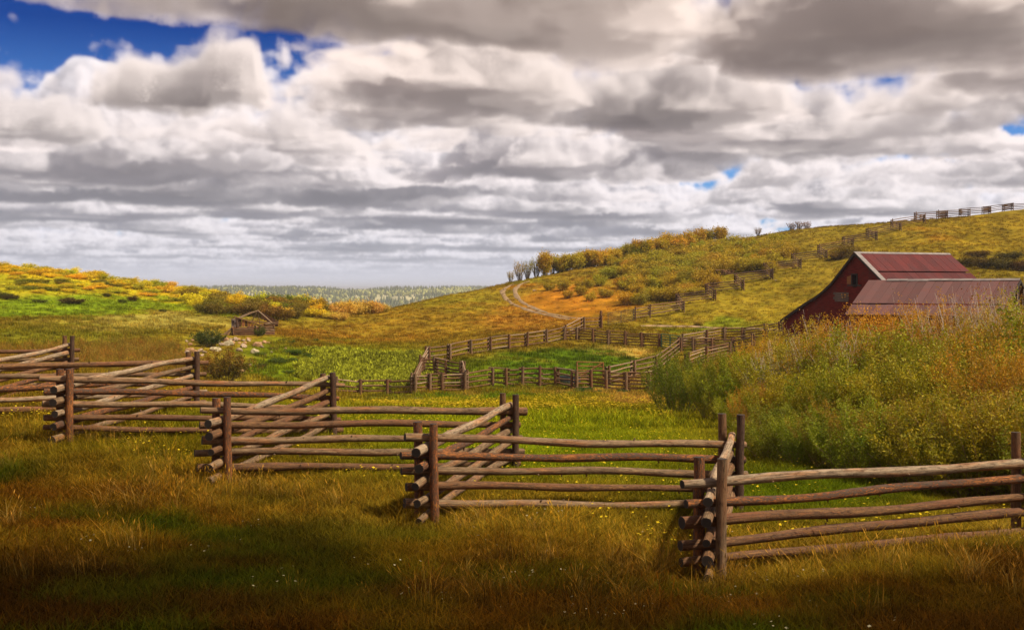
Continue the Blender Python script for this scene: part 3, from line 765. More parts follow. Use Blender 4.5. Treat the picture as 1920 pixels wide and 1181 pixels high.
def barn():
    b_ = math.radians(20); A = Vector((math.cos(b_), math.sin(b_), 0)); B = Vector((math.sin(b_), -math.cos(b_), 0))
    O = Vector(((1607 - 960) / F * 95, 95, 0)); PZ = 71 / F * 95
    gz = T1(O.x, O.y)
    root = tag(empty('red_barn', (O.x, O.y, gz)), 'dark red wooden barn with flared left eave and rusty red metal roof', 'barn')
    L = 10.0
    prof = [(-11.4, -2.96), (-7.2, -1.15), (-5.6, -.55), (-4.6, -.05), (-3.36, .66), (0, PZ), (2.6, 1.62), (5.0, -.02)]
    P = lambda a, r, z: O + A * a + B * r + UP * z
    def zprof(r): return float(np.interp(r, [q[0] for q in prof], [q[1] for q in prof]))
    def rrange(z):
        rs = np.linspace(-11.3, 4.9, 500); m = rs[[zprof(r) > z for r in rs]]
        return (m[0], m[-1]) if len(m) else None
    # siding: overlapping boards with a real window opening
    m = MB(); bh = .24; z = gz - .9; wz0, wz1 = 15 / F * 96.0 - .35, 15 / F * 96.0 + .55; wr0, wr1 = -.62, .02
    wz0, wz1 = .52, 1.42
    while z < PZ - .12:
        rr = rrange(z + bh * .9)
        if rr:
            segs = [(rr[0], rr[1])]
            if z + bh > wz0 and z < wz1: segs = [(rr[0], wr0), (wr1, rr[1])]
            for r0, r1 in segs:
                if r1 - r0 < .05: continue
                # the top corners follow the roof slope
                ra = rrange(min(z + bh, PZ - .02)) or rr; rb = rrange(z) or rr
                t0 = max(ra[0], r0) if r0 == rr[0] else r0; t1_ = min(ra[1], r1) if r1 == rr[1] else r1
                b0 = rb[0] if r0 == rr[0] else r0; b1 = rb[1] if r1 == rr[1] else r1
                o = RNG.uniform(0, .008)
                V = [P(-.03 - o, b0, z), P(-.03 - o, b1, z), P(-.005 - o, t1_, z + bh), P(-.005 - o, t0, z + bh), P(.03, b0, z), P(.03, b1, z), P(.03, t1_, z + bh), P(.03, t0, z + bh)]
                u = RNG.uniform(0, 20); q = [(u + b0, z), (u + b1, z), (u + t1_, z + bh), (u + t0, z + bh)]
                m.add(V, [(0, 1, 2, 3), (4, 7, 6, 5), (0, 4, 5, 1), (2, 6, 7, 3), (0, 3, 7, 4), (1, 5, 6, 2)], 0, [q, q] + [[(0, 0), (1, 0), (1, .1), (0, .1)]] * 4)
        z += bh
    sd = tag(m.build('siding', [M_RED], root), kind='stuff')
    w = MB()
    for r in (wr0 - .05, wr1 + .05): w.box(P(-.06, r, (wz0 + wz1) / 2), A, B, UP, .04, .05, (wz1 - wz0) / 2 + .1)
    w.box(P(-.06, (wr0 + wr1) / 2, wz1 + .05), A, B, UP, .045, (wr1 - wr0) / 2, .05); w.box(P(-.06, (wr0 + wr1) / 2, wz0 - .05), A, B, UP, .05, (wr1 - wr0) / 2 + .6, .05)
    w.build('window_frame', [M_DARKW], root)
    for k in range(3):
        s = MB(); s.box(P(-.07, wr0 - .22 - .19 * k, (wz0 + wz1) / 2 - .02 * k), A, B, UP, .02, .088, (wz1 - wz0) / 2 - .06 - .03 * k); s.build('shutter_board', [M_TAN], root)
    for k in range(4):
        s = MB(); s.box(P(-.062, -2.2 + .1 * (k % 2), -.25 - .215 * k), A, B, UP, .014, 1.1 - .12 * (k % 2), .10); s.build('patch_board', [M_GREYB], root)
    # right side wall, back gable, inner darkness
    m = MB()
    m.box(P(L / 2, 4.6, (gz - .5 + .2) / 2), A, B, UP, L / 2, .05, (.2 - gz + .5) / 2)
    V = [P(L - .1, r, z - .06) for r, z in prof] + [P(L - .1, 5.0, gz - .6), P(L - .1, -11.4, gz - .9)]
    m.add(V, [tuple(range(len(V)))], 0, [[(v.x, v.z) for v in V]])
    m.box(P(L / 2, -11.2, (gz - .9 - 3.1) / 2), A, B, UP, L / 2, .05, (-3.1 - gz + .9) / 2)
    m.build('rear_wall', [M_RED], root)
    # roof sheets: two rows on the near slope
    n = 12
    for k in range(n):
        a0, a1 = -.3 + (L + .6) * k / n, -.3 + (L + .6) * (k + 1) / n - .012
        sheet(root, 'roof_sheet', P(a0, 2.52, 1.68 + .03), P(a1, 2.52, 1.71), P(a1, .02, PZ + .03), P(a0, .02, PZ + .03), .02, M_ROOF, .012)
        sheet(root, 'roof_sheet', P(a0, 5.0, -.02), P(a1, 5.0, -.02), P(a1, 2.62, 1.60 + .0), P(a0, 2.62, 1.60), .02, M_ROOF, .012)
    for (r0, z0), (r1, z1) in zip(prof[:6], prof[1:6]):
        for k in range(4):
            a0, a1 = -.35 + (L + .7) * k / 4, -.35 + (L + .7) * (k + 1) / 4 - .012
            sheet(root, 'roof_sheet', P(a0, r0, z0 + .04), P(a1, r0, z0 + .04), P(a1, r1, z1 + .04), P(a0, r1, z1 + .04), .03, M_ROOF, .01)
    # dark bargeboards under the left eave edge and pale rake flashing on the right slope
    for (r0, z0), (r1, z1) in zip(prof[:-1], prof[1:]):
        q = MB(); V = [P(-.33, r0, z0 - .17), P(-.33, r1, z1 - .17), P(-.33, r1, z1 - .005), P(-.33, r0, z0 - .005), P(-.25, r0, z0 - .17), P(-.25, r1, z1 - .17), P(-.25, r1, z1 - .005), P(-.25, r0, z0 - .005)]
        q.add(V, [(0, 1, 2, 3), (4, 7, 6, 5), (0, 4, 5, 1), (2, 6, 7, 3), (0, 3, 7, 4), (1, 5, 6, 2)]); q.build('bargeboard', [M_DARKW], root)
    sheet(root, 'rake_trim', P(-.36, 4.98, .045), P(.12, 4.98, .045), P(.12, .05, PZ + .085), P(-.36, .05, PZ + .085), .02, M_FLASH)
    sheet(root, 'ridge_cap', P(-.36, .22, PZ - .06), P(L + .32, .22, PZ - .06), P(L + .32, -.02, PZ + .10), P(-.36, -.02, PZ + .10), .015, M_FLASH)
    return root
barn()
def shed():
    al = math.radians(40); A = Vector((math.cos(al), -math.sin(al), 0)); B = Vector((-math.sin(al), -math.cos(al), 0))
    O = Vector((28.5, 85.2, 0)); PZ = 19 / F * 84; L = 11.3; run = 4.8; drop = 2.6
    gz = T1(O.x + 3, O.y - 6)
    root = tag(empty('red_shed', (O.x, O.y, gz)), 'low shed with faded red metal roof panels standing before the tall barn', 'shed')
    P = lambda a, r, z: O + A * a + B * r + UP * z
    zr = lambda r: PZ - drop * abs(r) / run
    n = 17
    for k in range(n):
        a0, a1 = L * k / n, L * (k + 1) / n - .022
        sheet(root, 'roof_sheet', P(a0, 3.3, zr(3.3) + .03), P(a1, 3.3, zr(3.3) + .03), P(a1, .02, PZ + .03), P(a0, .02, PZ + .03), .02, M_ROOF2, .022)
        sheet(root, 'roof_sheet', P(a0, run, zr(run)), P(a1, run, zr(run)), P(a1, 3.42, zr(3.42) - .005), P(a0, 3.42, zr(3.42) - .005), .02, M_ROOF2, .02)
    for k in range(4):
        a0, a1 = L * k / 4, L * (k + 1) / 4 - .015
        sheet(root, 'roof_sheet', P(a0, -3.4, zr(3.4)), P(a1, -3.4, zr(3.4)), P(a1, -.02, PZ + .03), P(a0, -.02, PZ + .03), .02, M_ROOF2)
    for k in range(6):      # standing seams of pale ridge pieces, one missing at the left
        a0, a1 = 1.5 + (L - 1.5) * k / 6, 1.5 + (L - 1.5) * (k + 1) / 6 - .01
        z = RNG.uniform(-.02, .02)
        sheet(root, 'ridge_cap', P(a0, .26, PZ - .03 + z), P(a1, .26, PZ - .03 + z), P(a1, -.04, PZ + .12 + z), P(a0, -.04, PZ + .12 + z), .02, M_FLASH)
    m = MB()
    m.box(P(L / 2, 4.5, (zr(4.5) - .15 + gz - .6) / 2), A, B, UP, L / 2 - .3, .04, (zr(4.5) - .15 - gz + .6) / 2)
    V = [P(.25, -3.2, zr(3.2) - .08), P(.25, 0, PZ - .08), P(.25, 4.5, zr(4.5) - .08), P(.25, 4.5, gz - .8), P(.25, -3.2, gz - .8)]
    m.add(V, [(0, 1, 2, 3, 4)], 0, [[(v.y, v.z) for v in V]])
    m.build('wall', [M_RED], root)
    # open right gable: posts, tie beam and rafters
    rng = random.Random(2)
    for r in (4.4, 2.4, .2, -1.8):
        q = MB(); top = zr(r) - .12; q.box(P(L - .15, r, (top + gz - .5) / 2), A, B, UP, .09, .09, (top - gz + .5) / 2); q.build('post', [M_TAN if r > 1 else M_DARKW], root)
    q = MB(); q.box(P(L - .15, .5, zr(4.6) - .02), A, B, UP, .07, 3.9, .09); q.build('tie_beam', [M_TAN], root)
    for r0, r1 in ((0, 4.8), (0, -3.4)):
        q = MB(); V = [P(L + x, r, zr(r) + dz) for x in (-.02, .05) for r, dz in ((r0, -.2), (r1, -.2), (r1, -.02), (r0, -.02))]
        q.add(V, [(0, 1, 2, 3), (4, 7, 6, 5), (0, 4, 5, 1), (2, 6, 7, 3), (0, 3, 7, 4), (1, 5, 6, 2)]); q.build('bargeboard', [M_DARKW], root)
    for k in range(9):
        q = MB(); q.box(P(L - 1.6, -3.0 + .55 * k, (zr(-3.0 + .55 * k) - .15 + gz) / 2), A, B, UP, .03, .26, (zr(-3.0 + .55 * k) - .15 - gz) / 2); q.build('gable_board', [M_GREYB], root)
shed()

# ------------------------------------------------------------------ ruined log cabin
def cabin():
    c0 = hit(438, 629); d = c0.y; s = d / F
    root = tag(empty('log_cabin', c0.copy()), 'small collapsing grey log cabin with bare rafters above scattered boulders', 'cabin')
    rng = random.Random(8)
    X = Vector((.985, .17, 0)).normalized(); Y = Vector((.52, .85, 0)).normalized(); O = c0 + Vector((0, 0, -.05))
    W_ = 42 * s; D = 2.3
    P = lambda a, b, z: O + X * a + Y * b + UP * z
    LOG = lambda nm, p, q, r, kd, ov=(.2, .2): make_rail(root, p, q, r, r * .9, rng, ov, kd, 7, 4, .015, nm)
    hl = .19
    for k in range(5):
        LOG('wall_log', P(0, 0, .1 + hl * k), P(W_, 0, .1 + hl * k), .095, rng.choice(['brown', 'grey', 'brown']))
        LOG('wall_log', P(W_, .0, .19 + hl * k), P(W_, D, .19 + hl * k - .03 * k), .095, rng.choice(['brown', 'grey', 'dark']), (.2, .35))
        if k < 4: LOG('wall_log', P(0, 0, .19 + hl * k), P(0, D, .19 + hl * k), .095, 'brown')
        LOG('wall_log', P(0, D, .1 + hl * k), P(W_, D, .1 + hl * k), .095, 'dark')
    # boarded front above the logs, its top sloping down to the right
    for k in range(8):
        a = .35 + (W_ - .2) * k / 7; top = 1.98 - .95 * k / 7; q = MB()
        q.box(P(a, .05, (1.0 + top) / 2), X, Y, UP, .125, .02, (top - 1.0) / 2)
        q.build('board', [M_TAN if k in (2, 4, 5) else board_dark], root)
    LOG('beam', P(.25, -.05, 2.05), P(W_ + .75, .1, .98), .075, 'brown'); LOG('beam', P(.35, 0, .95), P(.3, 0, 2.05), .13, 'dark', (0, 0))
    R0, R1 = P(W_ * .62, 1.5, 2.72), P(W_ * .45, .6, 2.60)
    LOG('rafter', P(-.35, .9, 1.75), R0, .065, 'pale', (.1, .05)); LOG('rafter', R0, P(W_ + .6, 1.4, 1.45), .065, 'pale', (.05, .1))
    LOG('rafter', P(-.2, .3, 1.72), R1 + Vector((.35, 0, 0)), .045, 'pale', (.1, .05)); LOG('rafter', P(.6, 1.7, 1.3), R0, .045, 'grey', (.0, .0)); LOG('rafter', P(1.6, 1.7, 1.2), R0, .045, 'grey', (0, 0))
    LOG('rafter', P(W_ * .9, 2.4, 1.3), P(W_ * .66, 2.2, 2.35), .045, 'grey', (0, 0))
    LOG('beam', P(.8, 1.7, 1.52), P(W_ + 1.1, 1.6, 1.38), .055, 'grey')
    # dark boards still on the far slope of the roof, sheets fallen at the sides
    for k in range(6):
        q = MB(); V0 = P(W_ * .60 + .05, 2.0 + .0, 2.42); q.box(V0.lerp(P(W_ + .75, 2.2, 1.45), (k + .5) / 6) + Vector((0, .1, -.25)), X, Y, UP, .17, .02, .34); q.build('roof_board', [board_dark], root)
    for k in range(5):
        LOG('fallen_log', P(W_ + .0 + .10 * k, .2 + .35 * k, 1.12 + .03 * k), P(W_ + .45 + .05 * k, 1.0 + .3 * k, 1.42 - .05 * k), .055, rng.choice(['grey', 'pale', 'brown']), (.05, .1))
    for k in range(6):
        LOG('wall_log', P(W_ + .15, 1.1, .12 + .19 * k), P(W_ + .45, 1.9, .12 + .19 * k), .09, rng.choice(['grey', 'brown']), (.15, .2))
    for k in range(5):
        LOG('fallen_pole', P(-.95 + .12 * k, -.35 + .1 * k, .03), P(-.18 + .04 * k, .2, 1.05 + .08 * k), .05, rng.choice(['pale', 'grey']), (.05, .05))
    LOG('fallen_pole', P(-2.0, -.25, .10), P(-.4, .1, .22), .055, 'pale')
    for k in range(3):
        q = MB(); q.box(P(-.32 - .02 * k, .35 + .4 * k, 1.1), X, Y, UP, .03, .19, .75); q.build('board', [M_GREYB], root)
board_dark = board_mat('dark_boards', (.07, .034, .016))
cabin()

# ------------------------------------------------------------------ boulders
def rock_mesh(seed):
    rng = np.random.RandomState(seed); import bmesh
    bm = bmesh.new(); bmesh.ops.create_icosphere(bm, subdivisions=2, radius=1)
    cuts = [(rng.randn(3), rng.uniform(.55, .85)) for _ in range(7)]
    for v in bm.verts:
        p = np.array(v.co)
        for nrm, dd in cuts:
            nrm = nrm / np.linalg.norm(nrm); k = p @ nrm - dd
            if k > 0: p = p - nrm * k
        p *= 1 + .05 * rng.randn(); v.co = p * np.array([1, .8, .72])
    me = bpy.data.meshes.new('boulder'); bm.to_mesh(me); bm.free()
    return me
def rock_mat():
    m, g = new_mat('granite')
    oi = g.n('ShaderNodeObjectInfo'); tc = g.n('ShaderNodeTexCoord').outputs['Object']
    n = g.noise(tc, 2.2, 8, .7)
    c = g.mix(1.0, oi.outputs['Color'], g.ramp(n, [(.3, (.5, .48, .45)), (.5, (.95, .95, .95)), (.72, (1.3, 1.3, 1.28))]), 'MULTIPLY')
    b = g.n('ShaderNodeBsdfPrincipled', i_Base_Color=c, i_Roughness=.9, i_Normal=bump(g, n, .9, .15)); finish(g, b.outputs[0]); return m
M_ROCK = rock_mat(); RM = [rock_mesh(s) for s in range(5)]
for r in RM: r.materials.append(M_ROCK)
R7 = lambda x, y: (340 + x / 5.906, 560 + y / 5.906)
ROCKS = [(358,500,105,'p','pale boulder beside the dark bush left of the ruined cabin'),(368,580,100,'p','pale boulder just below the dark bush left of the ruined cabin'),(515,520,120,'p','largest yellowish boulder in the pile in front of the ruined cabin'),
 (685,540,75,'t','tan boulder in the middle of the gap below the cabin front wall'),(840,530,95,'o','orange boulder below the right corner of the ruined cabin'),(810,608,90,'p','lone pale boulder nearest the meadow below the ruined cabin'),
 (95,590,100,'o','orange boulder at the left end of the pile behind the zigzag fence post'),(250,760,90,'p','cream boulder right beside the tall zigzag fence post')]
small = [(480,475,80),(590,470,70),(550,470,62),(630,465,60),(685,475,42),(745,460,55),(745,475,50),(890,545,45),(920,495,50),(968,500,40),(60,610,60),(140,600,60),(205,590,60),(255,605,50),(310,830,60),(470,470,60),(90,515,50),(60,480,40),(120,470,40),(1000,560,28),(1150,560,28),(1000,600,32),(640,585,70),(755,750,50),(680,815,60),(920,635,42),(1400,520,22),(440,520,60),(560,500,60),(700,500,40),(870,500,40),(225,640,50),(180,630,40),(600,870,50),(860,520,50),(640,500,40)]
RC = {'p': (.44, .36, .21), 't': (.36, .25, .16), 'o': (.40, .22, .10)}
rr_ = random.Random(5)
def rock(x, y, w, c, label, group=None):
    p = hit(*R7(x, y)); s = w / 5.906 / F * p.y * .68
    o = bpy.data.objects.new('boulder', rr_.choice(RM)); COL.objects.link(o)
    o.location = (p.x, p.y + s * .3, p.z + s * .28); o.scale = (s * rr_.uniform(.9, 1.15), s * rr_.uniform(.9, 1.1), s * rr_.uniform(.85, 1.1)); o.rotation_euler = (rr_.uniform(-.3, .3), rr_.uniform(-.3, .3), rr_.uniform(0, 6.28))
    j = rr_.uniform(.85, 1.15); o.color = tuple(v * j for v in RC[c]) + (1,)
    tag(o, label, 'rock', group)
for x, y, w, c, lb in ROCKS: rock(x, y, w, c, lb, 'boulders below the ruined cabin')
for x, y, w in small: rock(x, y, w, rr_.choice('pttoo'), 'small tan boulder half sunk in the grass among the stones below the ruined cabin', 'small boulders below the ruined cabin')
for x, y, w, lb in ((1455, 527, 5, 'small pale stone lying on the hillside left of the barn roof'), (1003, 546, 8, 'pale boulder on the orange bank beside the wheel tracks'), (985, 902, 14, 'tan stone in the grass under the foreground zigzag fence'), (938, 902, 26, 'brown stone half hidden behind the middle corner of the zigzag fence')):
    p = hit(x, y); s = w / F * p.y * .5
    o = bpy.data.objects.new('boulder', RM[1]); COL.objects.link(o); o.location = (p.x, p.y, p.z + s * .2); o.scale = (s * 1.2, s, s * .8); o.color = RC['t'] + (1,); tag(o, lb, 'rock')

# ------------------------------------------------------------------ shrubs and trees
def make_shrub(name, seed, H, R, nst, ntw, nleaf, leaf, stem_r=.02, stem_col=(.16, .10, .06), col=(.1, .1, .02), lowest=.2, hues=None, upright=.0, trunk_name='stems', twl=.35, crooked=.06, leaf_out=.75):
    rng = random.Random(seed); nr = np.random.RandomState(seed)
    m = MB(); tw = []
    for i in range(nst):
        an = 2 * math.pi * (i + rng.random() * .8) / nst; out = R * math.sqrt(rng.uniform(.02, 1)) * (1 - upright * .6)
        h = H * (1 - .42 * (out / R)**2) * rng.uniform(.82, 1.05)
        b0 = Vector((math.cos(an) * .12 * R * rng.random(), math.sin(an) * .12 * R * rng.random(), -.05 * H))
        pts = []
        for k in range(6):
            f = k / 5
            sp = f ** (1.0 - .25 * (1 - upright))
            pts.append(b0 + Vector((math.cos(an) * out * sp, math.sin(an) * out * sp, (h + .05 * H) * (f ** (1.15 if upright < .5 else 1)))) + Vector((rng.uniform(-1, 1), rng.uniform(-1, 1), 0)) * crooked * H * f)
        rad = [stem_r * (1.1 - .95 * k / 5) for k in range(6)]
        m.log(pts, rad, 4, 0, None, False); tw.append((pts, .5))
        for j in range(ntw):
            f = rng.uniform(.25, .95); q = f * 5; k = min(int(q), 4); p0 = pts[k].lerp(pts[k + 1], q - k)
            d = Vector((rng.uniform(-1, 1), rng.uniform(-1, 1), rng.uniform(.2, 1.3))).normalized(); l = H * twl * rng.uniform(.4, 1.0) * (1.15 - f * .6)
            p1 = p0 + d * l * .5 + Vector((0, 0, .02 * H)); p2 = p0 + d * l + Vector((rng.uniform(-.1, .1) * l, rng.uniform(-.1, .1) * l, .08 * H))
            m.log([p0, p1, p2], [stem_r * .5 * (1.1 - f), stem_r * .35 * (1.1 - f), stem_r * .12], 3, 0, None, False); tw.append(([p0, p1, p2], 1.0))
    root = empty(name, (0, 0, 0))
    st = m.build(trunk_name, [M_TWIG], root, stem_col)
    if nleaf:
        segA, segB = [], []
        for pts, w in tw:
            for a, b in zip(pts[:-1], pts[1:]): segA.append(a); segB.append(b)
        segA, segB = np.array(segA), np.array(segB)
        ln = np.linalg.norm(segB - segA, axis=1); mid = (segA + segB) / 2
        wgt = ln * np.clip((mid[:, 2] / H - lowest) * 6 + .1, .02, 1) * (.3 + leaf_out * np.hypot(mid[:, 0], mid[:, 1]) / R + .35 * mid[:, 2] / H)
        si = nr.choice(len(ln), nleaf, p=wgt / wgt.sum()); t = nr.rand(nleaf, 1)
        c = segA[si] + (segB[si] - segA[si]) * t + nr.randn(nleaf, 3) * leaf * .9
        u = nr.randn(nleaf, 3); u[:, 2] += .5; u /= np.linalg.norm(u, axis=1)[:, None]
        v = np.cross(u, nr.randn(nleaf, 3)); v /= np.linalg.norm(v, axis=1)[:, None]
        s = leaf * nr.uniform(.6, 1.3, (nleaf, 1))
        V = np.stack([c - u * s * .55, c + v * s * .21, c + u * s * .55, c - v * s * .21], 1).reshape(-1, 3)
        tint = nr.uniform(.75, 1.25, (nleaf, 1)) * np.ones((1, 3))
        # whole sprays differ in colour, as young and old growth do
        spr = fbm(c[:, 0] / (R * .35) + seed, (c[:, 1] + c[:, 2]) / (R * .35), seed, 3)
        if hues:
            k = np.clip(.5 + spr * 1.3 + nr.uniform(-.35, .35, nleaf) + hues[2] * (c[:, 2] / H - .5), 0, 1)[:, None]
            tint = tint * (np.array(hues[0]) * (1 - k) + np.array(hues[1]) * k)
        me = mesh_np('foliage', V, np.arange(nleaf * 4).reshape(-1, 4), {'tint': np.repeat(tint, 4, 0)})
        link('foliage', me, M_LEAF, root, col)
    return root
PROTO_USED = {}
def plant(proto, p, rz, sc, label, cat, group, color=None):
    """first use moves the prototype itself, later uses copy it"""
    if proto.name not in PROTO_USED:
        PROTO_USED[proto.name] = 1; o = proto; o.location = p; o.rotation_euler = (0, 0, rz); o.scale = sc
        if color:
            for ch in o.children:
                if ch.name.startswith('foliage'): ch.color = tuple(color) + (1,)
    else: o = copy_thing(proto, p, rz, sc, color)
    tag(o, label, cat, group); return o
hr = random.Random(21)
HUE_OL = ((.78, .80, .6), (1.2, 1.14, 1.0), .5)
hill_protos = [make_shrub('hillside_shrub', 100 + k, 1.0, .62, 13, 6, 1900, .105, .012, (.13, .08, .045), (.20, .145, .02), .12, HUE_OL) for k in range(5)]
GOLDEN = [(.40, .295, .028), (.36, .28, .026), (.44, .31, .028), (.33, .265, .026), (.41, .28, .03)]
def hill_shrub(px, py, wpx, hpx, label, group, cols=GOLDEN, protos=None, cat='shrub'):
    p = hit(px, py); s = p.y / F
    return plant(hr.choice(protos or hill_protos), p - Vector((0, 0, .05)), hr.uniform(0, 6.28), (wpx * s / 1.12, wpx * s / 1.12, hpx * s * .92), label, cat, group, tuple(v * hr.uniform(.85, 1.15) for v in hr.choice(cols)))
BANK = [(390,578,90,70),(505,578,110,95),(545,637,90,70),(640,618,90,95),(712,658,90,75),(770,545,110,95),(820,632,110,80),(860,490,150,110),(690,560,90,80),(620,560,80,70)]
for x, y, w, h in BANK: hill_shrub(*O5(x, y), w / 4, h / 4, 'round olive gold shrub growing alone on the bare orange bank', 'shrubs on the bare orange bank')
TH = [(980,690,140,110),(1080,690,120,100),(1000,575,140,110),(1230,655,140,110),(1330,655,180,120),(1200,580,150,110),(1100,580,150,110),(1090,510,140,110),(970,490,130,110),(1300,570,160,120),(1470,550,190,150),(1560,550,150,140),(1230,500,150,110),(1400,500,150,120),(1150,440,150,90),(1270,420,150,90),(1400,400,160,90),(1520,400,160,100),(1660,470,150,130),(1760,440,150,130),(1880,440,140,120),(1640,400,160,110),(1780,370,170,110),(1900,360,160,110),(1520,340,170,90),(1700,320,170,90),(1860,290,170,90),(1380,340,160,80),(1240,350,160,80),(1050,380,140,80),(960,400,120,70),(1600,260,150,60),(1800,240,150,60)]
for x, y, w, h in TH: hill_shrub(*O5(x, y), w / 4 * 1.1, h / 4 * 1.05, 'olive gold shrub in the dense thicket on the slope above the zigzag fence', 'shrub thicket on the slope')
for px, py, w, h in ((1420,510,36,28),(1445,500,34,30),(1470,488,34,28),(1485,478,28,24),(1430,478,36,24),(1455,468,36,20),(1400,462,36,20),(1420,470,36,22),(1350,474,36,20),(1310,490,34,22),(1325,505,36,26),(1290,510,36,26),(1270,530,36,26),(1250,520,36,26),(1390,490,36,26),(1365,505,36,28)): hill_shrub(px, py, w, h, 'olive gold shrub in the dense thicket on the slope above the zigzag fence', 'shrub thicket on the slope')
th_poly = [(1165, 540), (1180, 500), (1240, 476), (1340, 462), (1450, 456), (1488, 476), (1478, 502), (1440, 516), (1350, 518), (1335, 545), (1270, 562), (1190, 566)]
def in_poly(x, y, P):
    r = False
    for (x0, y0), (x1, y1) in zip(P, P[1:] + P[:1]):
        if (y0 > y) != (y1 > y) and x < (x1 - x0) * (y - y0) / (y1 - y0) + x0: r = not r
    return r
n_th = 0
while n_th < 120:
    px, py = hr.uniform(1165, 1490), hr.uniform(456, 566)
    if in_poly(px, py, th_poly):
        n_th += 1; hill_shrub(px, py, hr.uniform(26, 40), hr.uniform(14, 26), 'olive gold shrub in the dense thicket on the slope above the zigzag fence', 'shrub thicket on the slope')
# bushes above the barn
for px, py, w, h in ((1590,482,44,26),(1570,486,30,16)): hill_shrub(px, py, w, h, 'gold brown bush on the slope right behind the peak of the barn', 'bushes behind the barn peak', [(.20, .12, .02)])
for px, py, w, h in ((1815,500,40,20),(1845,503,44,24),(1880,506,44,26),(1912,508,40,24),(1835,482,40,14),(1895,486,44,16),(1935,505,40,20)): hill_shrub(px, py, w, h, 'dark brown bush on the hillside to the right of the barn roof', 'dark bushes right of the barn', [(.085, .06, .012), (.10, .055, .014)])
# skyline trees along the spur
HUE_T = ((.8, .9, .6), (1.3, 1.15, .9), .4)
tree_protos = [make_shrub('skyline_tree', 200 + k, 1.0, .42, 11, 9, 3400, .085, .012, (.075, .055, .045), (.19, .16, .02), .10, HUE_T, .35, 'trunk', .32) for k in range(4)]
bare_protos = [make_shrub('bare_tree', 220 + k, 1.0, .45, 10, 9, 520, .06, .022, (.10, .075, .065), (.19, .145, .05), .3, HUE_T, .5, 'trunk', .34) for k in range(2)]
def ridge_tree(px, hpx, wpx, back, protos, label, cols, group):
    d = crest(px) * (1 + back); x = (px - 960) / F * d; s = d / F
    plant(hr.choice(protos), (x, d, T1(x, d) - .1), hr.uniform(0, 6.28), (wpx * s / .8, wpx * s / .8, hpx * s * 1.08), label, 'tree', group, tuple(v * hr.uniform(.88, 1.12) for v in hr.choice(cols)))
TC = [(.42, .31, .03), (.35, .30, .028), (.48, .33, .035)]
for px, h, w in ((957,24,18),(975,38,30),(990,36,26)): ridge_tree(px, h, w, .02, bare_protos, 'thin nearly bare grey tree at the left end of the skyline tree row', TC, 'bare trees ending the skyline row')
for px, h, w in ((1006,42,30),(1022,44,30),(1036,36,28)): ridge_tree(px, h, w, .015, bare_protos[:1] + tree_protos[:1], 'sparse tree with visible trunks beside the bare trees on the skyline', TC, 'sparse trees on the skyline row')
for i, px in enumerate(range(1048, 1298, 7)):
    ridge_tree(px + hr.uniform(-3, 3), hr.uniform(21, 33) * (1.0 + .16 * (px > 1180)), hr.uniform(28, 38), hr.uniform(-.01, .03), tree_protos, 'yellow green tree in the unbroken skyline row on the spur above the thicket', TC, 'trees in the skyline row on the spur')
for px, h, w in ((1312,38,26),(1328,36,26)): ridge_tree(px, h, w, .01, tree_protos, 'yellow green tree just right of the gap in the skyline row', TC, 'pair of trees right of the skyline gap')
ridge_tree(1350, 34, 26, .01, tree_protos, 'last yellow green tree at the right end of the skyline row', TC, None)
ridge_tree(1422, 18, 18, .02, bare_protos, 'single small bare tree standing on the skyline left of the reddish bush', [(.22, .14, .06)], None)
for px in (1484, 1498, 1512): ridge_tree(px, 17, 22, .03, bare_protos, 'small reddish bare bush on the skyline before the zigzag fence', [(.24, .12, .06)], 'reddish bushes on the skyline')
# left hill
YEL = [(.66, .50, .03), (.70, .53, .028), (.54, .46, .03), (.68, .47, .04), (.44, .40, .03)]
lr = random.Random(33)
def crest_y(px):
    d = crest(px); x = (px - 960) / F * d; return 545 - T1(x, d) / d * F
for i in range(46):
    px = -30 + i * 9.6 + lr.uniform(-3, 3); hill_shrub(px, crest_y(px) + lr.uniform(1.5, 12), lr.uniform(26, 40), lr.uniform(10, 16) * (1.25 if i % 11 == 9 else 1), 'golden yellow shrub in the long row along the top of the left hill', 'golden shrubs along the left hill top', YEL)
for i in range(70):
    px = lr.uniform(-20, 360); hill_shrub(px, crest_y(px) + lr.uniform(12, 44) * (1 if px < 180 else .6), lr.uniform(20, 34), lr.uniform(6, 10), 'low golden green shrub on the upper face of the left hill', 'low shrubs on the left hill face', YEL + [(.24, .20, .025), (.20, .18, .02)])
for i in range(30):
    px = lr.uniform(355, 620); hill_shrub(px, 572 + (px - 355) * .07 + lr.uniform(-12, 8), lr.uniform(28, 44), lr.uniform(16, 26), 'gold and brown shrub in the hollow behind the ruined cabin', 'shrubs in the hollow behind the cabin', YEL[:2] + [(.26, .17, .025), (.22, .15, .03), (.20, .15, .025)])
for px, py, w, h in ((382,588,36,24),(405,590,40,24),(455,593,40,26),(480,594,40,30),(505,598,44,34),(530,600,40,26),(430,588,30,20),(555,597,34,22)): hill_shrub(px, py, w, h, 'brown tipped rounded shrub at the foot of the hollow just behind the cabin', 'brown shrubs right behind the cabin', [(.20, .13, .03), (.17, .125, .022)])
for px, py, w, h in ((500,572,46,22),(530,574,46,24),(560,577,46,24),(590,579,40,20),(610,581,34,16),(545,585,40,18)): hill_shrub(px, py, w, h, 'fresh green shrub in the hollow between the golden hill and the orange brush', 'green shrubs in the hollow', [(.13, .17, .02), (.15, .17, .022)])
